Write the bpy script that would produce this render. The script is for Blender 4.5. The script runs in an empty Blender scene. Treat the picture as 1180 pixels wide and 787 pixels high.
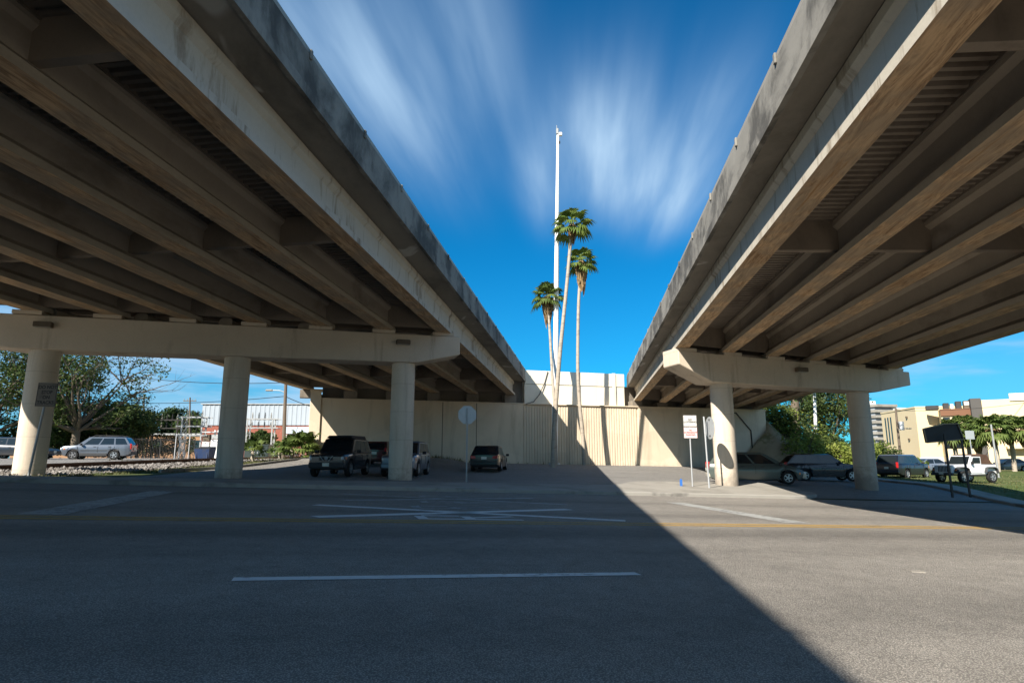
import bpy, bmesh, math, random
from mathutils import Vector, Matrix, noise as mnoise
R = math.radians
sc = bpy.context.scene
COL = sc.collection
random.seed(7)

# ------------------------------------------------------------------ helpers
def smooth(a, b, x):
    t = max(0.0, min(1.0, (x - a) / (b - a)))
    return t * t * (3 - 2 * t)
def clamp(x, a, b): return max(a, min(b, x))
def lerp(a, b, t): return a + (b - a) * t
def interp(tab, x):
    if x <= tab[0][0]: return tab[0][1]
    for (x0, y0), (x1, y1) in zip(tab, tab[1:]):
        if x <= x1:
            return y0 + (y1 - y0) * (x - x0) / (x1 - x0)
    return tab[-1][1]

class MB:
    def __init__(s): s.v = []; s.f = []; s.m = []
    def add(s, vs, fs, mi=0):
        o = len(s.v); s.v += [tuple(v) for v in vs]
        for f in fs: s.f.append([i + o for i in f]); s.m.append(mi)
    def quad(s, a, b, c, d, mi=0): s.add([a, b, c, d], [(0, 1, 2, 3)], mi)
    def box(s, c, size, M=None, mi=0):
        hx, hy, hz = size[0] / 2, size[1] / 2, size[2] / 2
        vs = [Vector((x, y, z)) for x in (-hx, hx) for y in (-hy, hy) for z in (-hz, hz)]
        if M is not None: vs = [M @ v for v in vs]
        c = Vector(c); vs = [v + c for v in vs]
        s.add(vs, [(0, 1, 3, 2), (4, 6, 7, 5), (0, 4, 5, 1), (2, 3, 7, 6), (0, 2, 6, 4), (1, 5, 7, 3)], mi)
    def bar(s, p, q, w, h=None, up=(0, 0, 1), mi=0):
        p = Vector(p); q = Vector(q); d = (q - p); L = d.length
        if L < 1e-6: return
        d.normalize(); upv = Vector(up)
        if abs(d.dot(upv)) > .98: upv = Vector((0, 1, 0))
        x = d.cross(upv).normalized(); y = x.cross(d).normalized()
        M = Matrix((x, d, y)).transposed()
        s.box((p + q) / 2, (w, L, h or w), M, mi)
    def loft(s, rings, closed=True, cap=True, mi=0):
        o = len(s.v); n = len(rings[0])
        for r in rings: s.v += [tuple(p) for p in r]
        for i in range(len(rings) - 1):
            for j in range(n if closed else n - 1):
                a = o + i * n + j; b = o + i * n + (j + 1) % n
                s.f.append([a, b, b + n, a + n]); s.m.append(mi)
        if cap and closed:
            s.f.append([o + j for j in range(n)][::-1]); s.m.append(mi)
            s.f.append([o + (len(rings) - 1) * n + j for j in range(n)]); s.m.append(mi)
    def tube(s, pts, rad, n=8, mi=0, cap=True):
        pts = [Vector(p) for p in pts]
        if not hasattr(rad, '__len__'): rad = [rad] * len(pts)
        rings = []; ref = None
        for i, p in enumerate(pts):
            d = (pts[min(i + 1, len(pts) - 1)] - pts[max(i - 1, 0)]).normalized()
            if ref is None:
                ref = Vector((1, 0, 0)) if abs(d.x) < .9 else Vector((0, 1, 0))
            x = (ref - d * ref.dot(d)).normalized(); y = d.cross(x); ref = x
            rings.append([p + (x * math.cos(2 * math.pi * k / n) + y * math.sin(2 * math.pi * k / n)) * rad[i] for k in range(n)])
        s.loft(rings, True, cap, mi)
    def cyl(s, c, r, h, n=24, mi=0, r2=None): s.tube([c, (c[0], c[1], c[2] + h)], [r, r2 or r], n, mi)
    def disc(s, c, axis, r, th, n=20, mi=0):
        a = Vector(axis).normalized(); c = Vector(c)
        s.tube([c - a * th / 2, c + a * th / 2], r, n, mi)
    def prism(s, poly, f0, f1, mi=0):
        # poly 2D list, f0/f1 map (a,b)->3D for near and far face
        n = len(poly)
        s.add([f0(a, b) for a, b in poly] + [f1(a, b) for a, b in poly],
              [tuple(range(n))[::-1], tuple(range(n, 2 * n))] + [(i, (i + 1) % n, n + (i + 1) % n, n + i) for i in range(n)], mi)
    def obj(s, name, mats, parent=None, smooth_ang=None, bevel=0, fix=True, seg=1):
        me = bpy.data.meshes.new(name)
        me.from_pydata(s.v, [], s.f)
        if not isinstance(mats, (list, tuple)): mats = [mats]
        for m in mats: me.materials.append(m)
        if any(s.m): me.polygons.foreach_set('material_index', s.m)
        if fix:
            bm = bmesh.new(); bm.from_mesh(me); bmesh.ops.recalc_face_normals(bm, faces=bm.faces); bm.to_mesh(me); bm.free()
        if smooth_ang:
            me.polygons.foreach_set('use_smooth', [True] * len(me.polygons))
            me.set_sharp_from_angle(angle=R(smooth_ang))
        me.update()
        o = bpy.data.objects.new(name, me); COL.objects.link(o)
        if parent: o.parent = parent
        if bevel:
            b = o.modifiers.new('b', 'BEVEL'); b.width = bevel; b.segments = seg; b.limit_method = 'ANGLE'; b.angle_limit = R(40)
        return o

def thing(name, label, cat, loc=(0, 0, 0), rz=0, group=None):
    o = bpy.data.objects.new(name, None); COL.objects.link(o)
    o.empty_display_size = .2
    o.location = loc; o.rotation_euler = (0, 0, rz)
    o['label'] = label; o['category'] = cat
    if group: o['group'] = group
    return o
def tag(o, label, cat, group=None):
    o['label'] = label; o['category'] = cat
    if group: o['group'] = group
    return o
def struct(o, kind='structure'):
    o['kind'] = kind; return o

# ------------------------------------------------------------------ node materials
class NT:
    def __init__(s, name, world=False):
        if world:
            s.m = bpy.data.worlds.new(name); s.m.use_nodes = True
        else:
            s.m = bpy.data.materials.new(name); s.m.use_nodes = True
        s.t = s.m.node_tree; s.t.nodes.clear()
    def n(s, typ, **kw):
        nd = s.t.nodes.new(typ)
        for k, v in kw.items(): setattr(nd, k, v)
        return nd
    def put(s, sock, val):
        if hasattr(val, 'is_output') or isinstance(val, bpy.types.NodeSocket): s.t.links.new(val, sock)
        elif isinstance(val, (tuple, list)) and len(val) == 3 and sock.type == 'RGBA': sock.default_value = (*val, 1)
        else: sock.default_value = val
    def math(s, op, a, b=None, c=None, cl=False):
        nd = s.n('ShaderNodeMath', operation=op); nd.use_clamp = cl
        s.put(nd.inputs[0], a)
        if b is not None: s.put(nd.inputs[1], b)
        if c is not None: s.put(nd.inputs[2], c)
        return nd.outputs[0]
    def mix(s, f, a, b, blend='MIX'):
        nd = s.n('ShaderNodeMix', data_type='RGBA', blend_type=blend)
        s.put(nd.inputs[0], f); s.put(nd.inputs[6], a); s.put(nd.inputs[7], b)
        return nd.outputs[2]
    def ramp(s, f, lo, hi, a=0.0, b=1.0):
        nd = s.n('ShaderNodeMapRange', interpolation_type='SMOOTHSTEP'); nd.clamp = True
        s.put(nd.inputs[0], f); s.put(nd.inputs[1], lo); s.put(nd.inputs[2], hi); s.put(nd.inputs[3], a); s.put(nd.inputs[4], b)
        return nd.outputs[0]
    def coord(s, kind='Object'):
        return s.n('ShaderNodeTexCoord').outputs[kind]
    def mapping(s, v, scale=(1, 1, 1), rot=(0, 0, 0), loc=(0, 0, 0)):
        nd = s.n('ShaderNodeMapping'); s.put(nd.inputs[0], v)
        nd.inputs['Scale'].default_value = scale; nd.inputs['Rotation'].default_value = rot; nd.inputs['Location'].default_value = loc
        return nd.outputs[0]
    def noise(s, v, scale=5, detail=4, rough=.55, dist=0):
        nd = s.n('ShaderNodeTexNoise'); s.put(nd.inputs['Vector'], v)
        nd.inputs['Scale'].default_value = scale; nd.inputs['Detail'].default_value = detail
        nd.inputs['Roughness'].default_value = rough; nd.inputs['Distortion'].default_value = dist
        return nd.outputs[0]
    def voronoi(s, v, scale=5, feature='F1'):
        nd = s.n('ShaderNodeTexVoronoi', feature=feature); s.put(nd.inputs['Vector'], v); nd.inputs['Scale'].default_value = scale
        return nd
    def bump(s, h, strength=.3, dist=.02):
        nd = s.n('ShaderNodeBump'); s.put(nd.inputs['Height'], h)
        nd.inputs['Strength'].default_value = strength; nd.inputs['Distance'].default_value = dist
        return nd.outputs[0]
    def bsdf(s, col, rough=.8, spec=.3, metal=0, bump=None, coat=0):
        nd = s.n('ShaderNodeBsdfPrincipled'); s.put(nd.inputs['Base Color'], col)
        s.put(nd.inputs['Roughness'], rough); nd.inputs['Specular IOR Level'].default_value = spec
        nd.inputs['Metallic'].default_value = metal; nd.inputs['Coat Weight'].default_value = coat
        if coat: nd.inputs['Coat Roughness'].default_value = .05
        if bump is not None: s.put(nd.inputs['Normal'], bump)
        return nd.outputs[0]
    def out(s, sh):
        o = s.n('ShaderNodeOutputMaterial'); s.t.links.new(sh, o.inputs[0]); return s.m

def surf(name, base, var=.2, scale=1.5, rough=.85, spec=.25, metal=0, bump=.25, bscale=30, stain=None, amt=.5, sscale=(1, 1, 1), lo=.5, hi=.7, grain=.0, gscale=200, coat=0):
    """noise-varied colour + optional stretched stain + optional fine grain"""
    t = NT(name); co = t.coord()
    nz = t.noise(co, scale, 6, .6)
    k = t.math('MULTIPLY_ADD', nz, 2 * var, 1 - var)
    col = t.mix(1.0, base, t.n_rgb(k), 'MULTIPLY')
    if grain:
        g = t.noise(co, gscale, 2, .7)
        kg = t.math('MULTIPLY_ADD', g, 2 * grain, 1 - grain)
        col = t.mix(1.0, col, t.n_rgb(kg), 'MULTIPLY')
    if stain:
        ms = t.mapping(co, sscale)
        sn = t.noise(ms, 1, 5, .6)
        f = t.ramp(sn, lo, hi, 0, amt)
        col = t.mix(f, col, stain)
    bp = None
    if bump:
        bp = t.bump(t.noise(co, bscale, 4, .6), bump, .02)
    return t.out(t.bsdf(col, rough, spec, metal, bp, coat))
def n_rgb(s, v):
    nd = s.n('ShaderNodeCombineColor')
    for i in range(3): s.put(nd.inputs[i], v)
    return nd.outputs[0]
NT.n_rgb = n_rgb

# ------------------------------------------------------------------ camera
F, W0, H0 = 719.0, 1180, 787
PIT = math.atan(134.5 / 719.0)
CH = 1.06
cam = bpy.data.cameras.new('camera'); cam.sensor_width = 36; cam.lens = 36 * F / W0
cam.clip_end = 5000; cam.clip_start = .05
camo = bpy.data.objects.new('camera', cam); COL.objects.link(camo)
camo.location = (0, 0, CH); camo.rotation_euler = (R(90) + PIT, 0, 0)
sc.camera = camo

# ------------------------------------------------------------------ frames
A = R(17); CA, SA = math.cos(A), math.sin(A)          # direction of the road, the piers and the abutment wall
def st(x, y): return x * CA + y * SA, -x * SA + y * CA
def xy(s, t): return s * CA - t * SA, s * SA + t * CA
def G(x, y):
    """ground height"""
    s, t = st(x, y)
    zr = .05 - .0389 * clamp(s, -30, 38)
    amp = lerp(.33, .62, smooth(-24, -15, x)) if x < 0 else lerp(.62, .3, smooth(14, 30, x))
    zb = -.02 * clamp(x, -36, 36) + amp * smooth(29, 49, t)
    return lerp(zr, zb, smooth(19, 29, t))
def Gst(s, t): return G(*xy(s, t))

def sheet(name, fx, s0, s1, t0, t1, ds, dt, m, off=0.0, kind='structure', keep=None):
    """sheet in the road frame (local x along the road, local y across it)"""
    ns = max(1, int(round((s1 - s0) / ds))); nt = max(1, int(round((t1 - t0) / dt)))
    b = MB(); idx = {}
    for j in range(nt + 1):
        for i in range(ns + 1):
            s = lerp(s0, s1, i / ns); t = lerp(t0, t1, j / nt)
            b.v.append((s, t, fx(s, t) + off))
    for j in range(nt):
        for i in range(ns):
            a = j * (ns + 1) + i
            cx = lerp(s0, s1, (i + .5) / ns); cy = lerp(t0, t1, (j + .5) / nt)
            if keep and not keep(cx, cy): continue
            b.f.append([a, a + 1, a + ns + 2, a + ns + 1]); b.m.append(0)
    o = b.obj(name, m, smooth_ang=60, fix=False)
    o.rotation_euler = (0, 0, A)
    if kind: o['kind'] = kind
    return o
# ------------------------------------------------------------------ materials
def asphalt(name, base, band=True, gscale=90, patch=.22):
    t = NT(name); co = t.coord()
    big = t.noise(co, .25, 5, .6)
    st_ = t.noise(t.mapping(co, (.06, .9, 1)), 1, 6, .62)
    k = t.math('ADD', t.math('MULTIPLY_ADD', big, .45, .55), t.math('MULTIPLY', st_, .45))
    col = t.mix(1.0, base, t.n_rgb(k), 'MULTIPLY')
    # aggregate speckle
    v = t.voronoi(co, gscale)
    sp = t.ramp(v.outputs['Distance'], .12, .62, 1.4, .55)
    g = t.noise(co, gscale * 1.7, 2, .8)
    col = t.mix(1.0, col, t.n_rgb(t.math('MULTIPLY', sp, t.math('MULTIPLY_ADD', g, 1.5, .25))), 'MULTIPLY')
    mott = t.noise(co, 3.2, 5, .65)
    col = t.mix(1.0, col, t.n_rgb(t.math('MULTIPLY_ADD', mott, .7, .65)), 'MULTIPLY')
    pale = t.ramp(t.noise(co, gscale * .55, 2, .5), .62, .70, 0, .55)
    col = t.mix(pale, col, (.34, .325, .30))
    if band:
        sx = t.n('ShaderNodeSeparateXYZ'); t.put(sx.inputs[0], co)
        tot = None
        wob = t.math('MULTIPLY_ADD', t.noise(t.mapping(co, (.05, .05, 1)), 1, 2), .6, -.3)
        ty = t.math('ADD', sx.outputs[1], wob)
        for c, w, am in ((4.0, .6, .2), (7.4, .5, .15), (9.3, .8, .34), (10.2, .35, .14), (13.2, .7, .22), (18.1, .8, .25)):
            d = t.math('DIVIDE', t.math('SUBTRACT', ty, c), w)
            e = t.math('MULTIPLY', t.math('POWER', 2.718, t.math('MULTIPLY', t.math('MULTIPLY', d, d), -1)), am)
            tot = e if tot is None else t.math('ADD', tot, e)
        col = t.mix(1.0, col, t.n_rgb(t.math('SUBTRACT', 1, tot)), 'MULTIPLY')
    # scattered oil marks and pale scuffs
    oil = t.ramp(t.noise(t.mapping(co, (.9, 2.2, 1)), 1.1, 5, .65), .68, .76, 0, .55)
    col = t.mix(oil, col, (.025, .025, .026))
    sc_ = t.ramp(t.noise(t.mapping(co, (.9, 1.6, 1), loc=(31, 7, 0)), 1.0, 5, .65), .71, .80, 0, .5)
    col = t.mix(sc_, col, (.22, .215, .2))
    wv = t.voronoi(t.mapping(co, (.13, .2, 1)), 1, 'DISTANCE_TO_EDGE')
    dco = t.noise(co, 1.2, 3)
    cr = t.ramp(t.noise(t.mapping(co, (2.2, 11, 1), (0, 0, .12)), 1, 3, .55), .76, .80, 0, .65)
    col = t.mix(cr, col, (.02, .02, .02))
    bp = t.bump(t.math('ADD', v.outputs['Distance'], t.math('MULTIPLY', g, .5)), .8, .015)
    return t.out(t.bsdf(col, .8, .3, 0, bp))

def concrete(name, base, stain=(.10, .09, .075), amt=.5, sscale=(1.2, 1.2, .22), lo=.5, hi=.75, var=.16, pale=None, form=True, bump=.25, seam=0, splash=0, patch=0):
    t = NT(name); co = t.coord()
    nz = t.noise(co, .7, 6, .62); fine = t.noise(co, 14, 4, .6)
    k = t.math('ADD', t.math('MULTIPLY_ADD', nz, 2 * var, 1 - var), t.math('MULTIPLY_ADD', fine, .16, -.08))
    col = t.mix(1.0, base, t.n_rgb(k), 'MULTIPLY')
    f = t.ramp(t.noise(t.mapping(co, sscale), 1, 7, .65, .4), lo, hi, 0, amt)
    col = t.mix(f, col, stain)
    if patch:
        pp = t.ramp(t.noise(t.mapping(co, (.16, .16, .3), loc=(5, 1, 7)), 1, 2, .4), .50, .515, 0, patch)
        col = t.mix(pp, col, stain)
    if seam or splash:
        sx = t.n('ShaderNodeSeparateXYZ'); t.put(sx.inputs[0], co)
        if seam:
            zz_ = t.math('ADD', sx.outputs[2], t.math('MULTIPLY', fine, .02))
            fr = t.math('ABSOLUTE', t.math('SUBTRACT', t.math('FRACT', t.math('DIVIDE', zz_, seam)), .5))
            col = t.mix(t.ramp(fr, .0, .018, .35, 0), col, stain)
        if splash:
            sp_ = t.math('ADD', sx.outputs[2], t.math('MULTIPLY_ADD', t.noise(co, 3.5, 5, .65), 1.6, -.8))
            col = t.mix(t.ramp(sp_, -.3, .9, splash, 0), col, (.17, .145, .12))
    if pale:
        pf = t.ramp(t.noise(t.mapping(co, (.5, .28, .5), loc=(3, 9, 2)), 1, 3, .5, .8), .63, .665, 0, .75)
        col = t.mix(pf, col, pale)
    bp = t.bump(t.math('ADD', fine, t.math('MULTIPLY', t.noise(co, 70, 3, .6), .5)), bump, .015)
    return t.out(t.bsdf(col, .88, .2, 0, bp))

M_ = {}
M_['road'] = asphalt('road asphalt', (.33, .30, .262))
M_['lot'] = asphalt('parking lot asphalt', (.27, .255, .235), band=False, gscale=45)
M_['ground'] = surf('dry grass and dirt', (.13, .12, .06), .5, .5, .95, .1, bump=.6, bscale=6, stain=(.06, .085, .025), amt=.9, sscale=(.35, .35, 1), lo=.42, hi=.58, grain=.35, gscale=35)
M_['lawn'] = surf('mown lawn', (.075, .1, .03), .5, .6, .95, .1, bump=.6, bscale=12, stain=(.16, .14, .07), amt=.7, sscale=(.5, .5, 1), lo=.5, hi=.66, grain=.35, gscale=40)
M_['walk'] = concrete('sidewalk concrete', (.30, .28, .245), (.13, .12, .10), .5, (.6, .6, .6), .45, .7)
M_['kerb'] = concrete('kerb concrete', (.30, .285, .255), (.08, .075, .07), .6, (.8, .8, .8), .48, .66)
M_['ballast'] = None
def ballast_mat():
    t = NT('crushed stone ballast'); co = t.coord()
    v = t.voronoi(co, 6.5); cn = t.n('ShaderNodeSeparateColor'); t.put(cn.inputs[0], v.outputs['Color'])
    k = t.math('MULTIPLY_ADD', cn.outputs[0], .75, .45)
    col = t.mix(1, (.27, .25, .235), t.n_rgb(k), 'MULTIPLY')
    f = t.ramp(t.noise(co, .5, 4), .5, .65, 0, .5)
    col = t.mix(f, col, (.14, .12, .10))
    return t.out(t.bsdf(col, .95, .15, 0, t.bump(v.outputs['Distance'], 1.0, .12)))
M_['ballast'] = ballast_mat()
def paint(name, base, wear=.45):
    t = NT(name); co = t.coord()
    n1 = t.noise(co, 9, 6, .7); n2 = t.noise(t.mapping(co, (.6, 4, 1)), 1.2, 5, .6)
    f = t.ramp(t.math('ADD', t.math('MULTIPLY', n1, .6), t.math('MULTIPLY', n2, .4)), wear, wear + .13, 0, .85)
    col = t.mix(f, base, (.11, .105, .1))
    return t.out(t.bsdf(col, .7, .3, 0, t.bump(t.noise(co, 90, 2), .4, .01)))
M_['white_line'] = paint('worn white road paint', (.62, .62, .60), .53)
M_['old_white'] = paint('faded white road paint', (.37, .37, .35), .47)
M_['yellow_line'] = paint('worn yellow road paint', (.40, .255, .07), .50)
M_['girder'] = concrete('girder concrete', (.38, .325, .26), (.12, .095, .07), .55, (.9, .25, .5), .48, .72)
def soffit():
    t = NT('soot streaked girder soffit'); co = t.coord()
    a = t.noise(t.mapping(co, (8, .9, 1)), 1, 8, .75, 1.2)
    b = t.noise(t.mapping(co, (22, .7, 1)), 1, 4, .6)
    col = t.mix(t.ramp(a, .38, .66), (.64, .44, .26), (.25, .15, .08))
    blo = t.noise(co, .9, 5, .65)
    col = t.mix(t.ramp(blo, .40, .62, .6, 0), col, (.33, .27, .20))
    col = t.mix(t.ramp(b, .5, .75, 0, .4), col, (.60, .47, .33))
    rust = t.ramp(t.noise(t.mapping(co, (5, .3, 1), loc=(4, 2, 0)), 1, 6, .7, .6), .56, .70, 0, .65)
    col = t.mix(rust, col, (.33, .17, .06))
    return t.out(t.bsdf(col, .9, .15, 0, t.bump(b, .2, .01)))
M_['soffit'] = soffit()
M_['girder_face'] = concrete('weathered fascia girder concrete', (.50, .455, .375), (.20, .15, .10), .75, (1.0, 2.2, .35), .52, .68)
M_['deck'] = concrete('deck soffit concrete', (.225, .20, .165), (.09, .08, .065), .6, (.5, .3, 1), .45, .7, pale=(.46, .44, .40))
M_['parapet'] = concrete('mildewed parapet concrete', (.25, .235, .205), (.05, .047, .043), .8, (1.1, .55, .45), .42, .62, var=.32)
M_['form'] = surf('galvanised deck form', (.22, .185, .15), .3, 1.2, .6, .4, metal=.2, bump=.1, stain=(.05, .03, .02), amt=.6, sscale=(.6, .2, 1))
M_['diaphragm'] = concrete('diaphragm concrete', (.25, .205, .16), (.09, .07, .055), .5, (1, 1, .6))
M_['cap'] = concrete('painted pier cap concrete', (.54, .455, .36), (.22, .17, .125), .55, (1.5, 1.5, .22), .50, .70)
M_['column'] = concrete('painted column concrete', (.58, .50, .405), (.24, .19, .14), .5, (1.6, 1.6, .16), .48, .72, seam=1.25, splash=.7)
M_['wall'] = concrete('cream painted abutment concrete', (.66, .555, .42), (.34, .27, .19), .45, (.9, .9, .14), .5, .72, var=.1, bump=.12, splash=.45, patch=.13)
M_['wall_up'] = concrete('pale painted parapet wall', (.76, .70, .58), (.42, .35, .26), .25, (.7, .7, .18), .52, .74, var=.06, bump=.12)
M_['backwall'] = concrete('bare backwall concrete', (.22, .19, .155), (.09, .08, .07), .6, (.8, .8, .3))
M_['galv'] = surf('galvanised steel', (.50, .51, .52), .12, 3, .45, .5, metal=.6, bump=.05)
M_['dull_galv'] = surf('weathered galvanised steel', (.33, .34, .34), .2, 4, .6, .4, metal=.4, bump=.08, stain=(.14, .12, .1), amt=.4, sscale=(3, 3, .6))
M_['rail_metal'] = surf('weathered aluminium rail', (.36, .32, .26), .2, 2, .6, .4, metal=.3, bump=.05)
M_['white_metal'] = surf('white painted steel', (.80, .80, .78), .05, 1, .4, .4, bump=.03, stain=(.5, .47, .42), amt=.3, sscale=(2, 2, .3))
M_['dark_metal'] = surf('dark steel', (.035, .033, .032), .3, 4, .5, .4, metal=.3, bump=.1)
M_['rust'] = surf('rusty rail steel', (.10, .05, .028), .4, 3, .7, .4, metal=.3, bump=.2, stain=(.05, .03, .02), amt=.5)
M_['tie'] = surf('creosoted timber tie', (.06, .048, .04), .4, 3, .9, .2, bump=.4)
M_['wood'] = surf('weathered timber pole', (.14, .11, .085), .3, 2, .9, .2, bump=.4, stain=(.07, .055, .045), amt=.6, sscale=(8, 8, .4))
M_['black'] = surf('matt black plastic', (.015, .015, .016), .2, 5, .6, .4, bump=.05)
M_['lamp_case'] = surf('grimy bronze lamp housing', (.10, .075, .05), .25, 6, .6, .4, bump=.1)
M_['lens'] = surf('dusty lamp lens', (.28, .26, .22), .1, 4, .3, .5, bump=0)

# ------------------------------------------------------------------ terrain and paving
def build_ground():
    near_s = list(range(-60, 61)); near_t = list(range(-14, 71))
    far = [75, 90, 120, 170, 250, 400, 700, 1200, 2500]
    S = [-v for v in far[::-1]] + near_s + far
    T = [-2500, -1200, -500, -200, -100, -60, -35, -22] + near_t + far[1:]
    b = MB()
    for t in T:
        for s in S: b.v.append((s, t, Gst(s, t) - .012))
    n = len(S)
    for j in range(len(T) - 1):
        for i in range(n - 1):
            a = j * n + i; b.f.append([a, a + 1, a + n + 1, a + n]); b.m.append(0)
    o = b.obj('ground', M_['ground'], smooth_ang=60, fix=False); o.rotation_euler = (0, 0, A); struct(o)
build_ground()

T_K = 22.0     # far kerb line
sheet('road', Gst, -60, 60, -8, 22, 1, 1, M_['road'], .004)
# unseen pale paving added behind the camera to bounce light up under the decks
sheet('near_bounce_walk', Gst, -60, 60, -12, -8, 1, 1, M_['walk'], .02)
sheet('near_bounce_paving', Gst, -60, 60, -60, -12, 2, 2, concrete('pale bounce paving concrete', (.42, .385, .33)), .03)

def strip(name, pts, prof, m, kind='structure', follow=True, smooth_ang=None):
    """solid swept along road-frame points; prof = closed list of (offset to the left, z above ground)"""
    rings = []
    for i, p in enumerate(pts):
        p = Vector((p[0], p[1])); q = Vector(pts[min(i + 1, len(pts) - 1)][:2]); o = Vector(pts[max(i - 1, 0)][:2])
        d = (q - o).normalized(); nrm = Vector((-d.y, d.x))
        g = Gst(p.x, p.y)
        rings.append([((p + nrm * a).x, (p + nrm * a).y, g + z) for a, z in prof])
    b = MB(); b.loft(rings)
    ob = b.obj(name, m, smooth_ang=smooth_ang); ob.rotation_euler = (0, 0, A)
    if kind: ob['kind'] = kind
    return ob
def line_pts(a, b, step=1.0):
    L = math.hypot(b[0] - a[0], b[1] - a[1]); n = max(1, int(L / step))
    return [(lerp(a[0], b[0], i / n), lerp(a[1], b[1], i / n)) for i in range(n + 1)]
KP = [(0, -.1), (.0, .11), (.03, .14), (.17, .14), (.17, -.1)]
# far kerb and sidewalk with rounded end at the side street
corner = [(19 + 2.5 * math.sin(k * math.pi / 2 / 8), 24.5 - 2.5 * math.cos(k * math.pi / 2 / 8)) for k in range(9)]
isl = line_pts((-60, 22), (19, 22)) + corner[1:] + line_pts((21.5, 24.5), (21.5, 27.6), .6)[1:]
strip('kerb', isl, KP, M_['kerb'])
def sidewalk():
    b = MB(); o = []
    for i, (s, t) in enumerate(isl):
        inner_t = 25.2 if s < 12 else lerp(25.2, 27.6, smooth(12, 15, s))
        d_in = .16
        if t > 22.01: s2, t2 = s - .16, t
        else: s2, t2 = s, t + .16
        o.append(((s2, max(t2, 22.16)), (min(s, 21.3), inner_t)))
    rings = []
    for (a, c) in o:
        row = []
        for k in range(5):
            s = lerp(a[0], c[0], k / 4); t = lerp(a[1], c[1], k / 4)
            row.append((s, t, Gst(s, t) + .132))
        row.append((c[0], c[1], Gst(*c) - .1)); row.append((a[0], a[1], Gst(*a) - .1))
        rings.append(row)
    b.loft(rings)
    ob = b.obj('sidewalk', M_['walk']); ob.rotation_euler = (0, 0, A); struct(ob)
sidewalk()

# parking lot beyond the sidewalk
def lot():
    b = MB(); rows = []
    tv = [22.2 + k * .8 for k in range(49)]
    for t in tv:
        s_left = (-15.4 + SA * t) / CA
        if t < 27: s_left = lerp((-13.2 + SA * t) / CA, s_left, smooth(24, 27, t))
        s1 = 43 + (t - 22) * -.12
        row = []
        for i in range(60):
            s = lerp(s_left, s1, i / 59); row.append((s, t, Gst(s, t) + .02))
        rows.append(row)
    n = 60
    for r in rows: b.v += r
    for j in range(len(rows) - 1):
        for i in range(n - 1):
            a = j * n + i; b.f.append([a, a + 1, a + n + 1, a + n]); b.m.append(0)
    o = b.obj('parking_lot', M_['lot'], smooth_ang=60, fix=False); o.rotation_euler = (0, 0, A); struct(o)
lot()
# kerb between the lot and the grass verge on the left, curving round towards the wall
def world_pts(l): return [st(x, y) for x, y in l]
kc = []
for k in range(26):
    f = k / 25; y = lerp(30.0, 47.2, f)
    x = -15.45 + .5 * math.sin(f * 3.1) - 1.2 * (1 - smooth(0, .25, f))
    kc.append((x, y))
strip('lot_kerb', world_pts(kc)[::-1], KP, M_['kerb'])
# right-hand verge: kerb, sidewalk, lawn
rv = [(23.0 + .118 * (y - 33.5), y) for y in [14 + 1.5 * k for k in range(38)]]
strip('verge_kerb', world_pts(rv)[::-1], KP, M_['kerb'])
def verge():
    b = MB(); rings = []
    for x, y in rv:
        z = G(x, y); rings.append([(x + .17, y, z - .1), (x + .17, y, z + .135), (x + 1.6, y, G(x + 1.6, y) + .135), (x + 1.6, y, z - .1)])
    b.loft(rings); struct(b.obj('verge_sidewalk', M_['walk']))
    b = MB(); rows = []
    for x, y in rv: rows.append([(x + 1.6 + d, y, G(x + 1.6 + d, y) + .11) for d in (0, 2, 4, 8, 12, 16, 22, 30, 40)])
    n = 9
    for r in rows: b.v += r
    for j in range(len(rows) - 1):
        for i in range(n - 1):
            a = j * n + i; b.f.append([a, a + 1, a + n + 1, a + n]); b.m.append(0)
    struct(b.obj('lawn', M_['lawn'], fix=False))
verge()
# low slope of gravelly asphalt along the foot of the wall
def apron():
    b = MB(); rings = []
    for k in range(29):
        s = -2 + k * .5; w = 3.2 + .5 * math.sin(k * .7)
        prof = [(48.9, .35), (48.0, .3), (47.0, .2), (48.9 - w, .02), (48.9 - w, -.2), (48.9, -.2)]
        f = smooth(0, 4, k) * (1 - smooth(22, 28, k))
        rings.append([(s + 0, t, Gst(s, t) + (z * (f if z > .02 else 1))) for t, z in prof])
    b.loft(rings)
    o = b.obj('gravel_apron', M_['lot'], smooth_ang=50); o.rotation_euler = (0, 0, A); struct(o)
apron()

# painted markings (flat sheets on the planar road)
def marking(name, polys, m):
    b = MB()
    for p in polys:
        b.add([(s, t, Gst(s, t) + .0085) for s, t in p], [tuple(range(len(p)))])
    o = b.obj(name, m, fix=False); o.rotation_euler = (0, 0, A); struct(o)
    return o
def seg(p, q, w):
    d = Vector((q[0] - p[0], q[1] - p[1])).normalized(); nn = Vector((-d.y, d.x)) * w / 2
    return [(p[0] - nn.x, p[1] - nn.y), (q[0] - nn.x, q[1] - nn.y), (q[0] + nn.x, q[1] + nn.y), (p[0] + nn.x, p[1] + nn.y)]
def long_line(t, w, s0, s1): return [seg((s, t), (s + 2, t), w) for s in range(s0, s1, 2)]
marking('yellow_centre_line', long_line(10.94, .2, -60, 60) + long_line(11.30, .2, -60, 60), M_['yellow_line'])
marking('lane_dash', [seg((-.62 + k * 12.2, 5.86), (3.1 + k * 12.2, 5.86), .16) for k in (-3, -2, -1, 0, 2, 3)], M_['white_line'])
marking('stop_line', [seg((-4.05, 11.6), (-3.85, 19), .62)], M_['old_white'])
marking('side_stop_line', [seg((10.2, 11.75), (11.5, 19), .62)], M_['old_white'])
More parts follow.
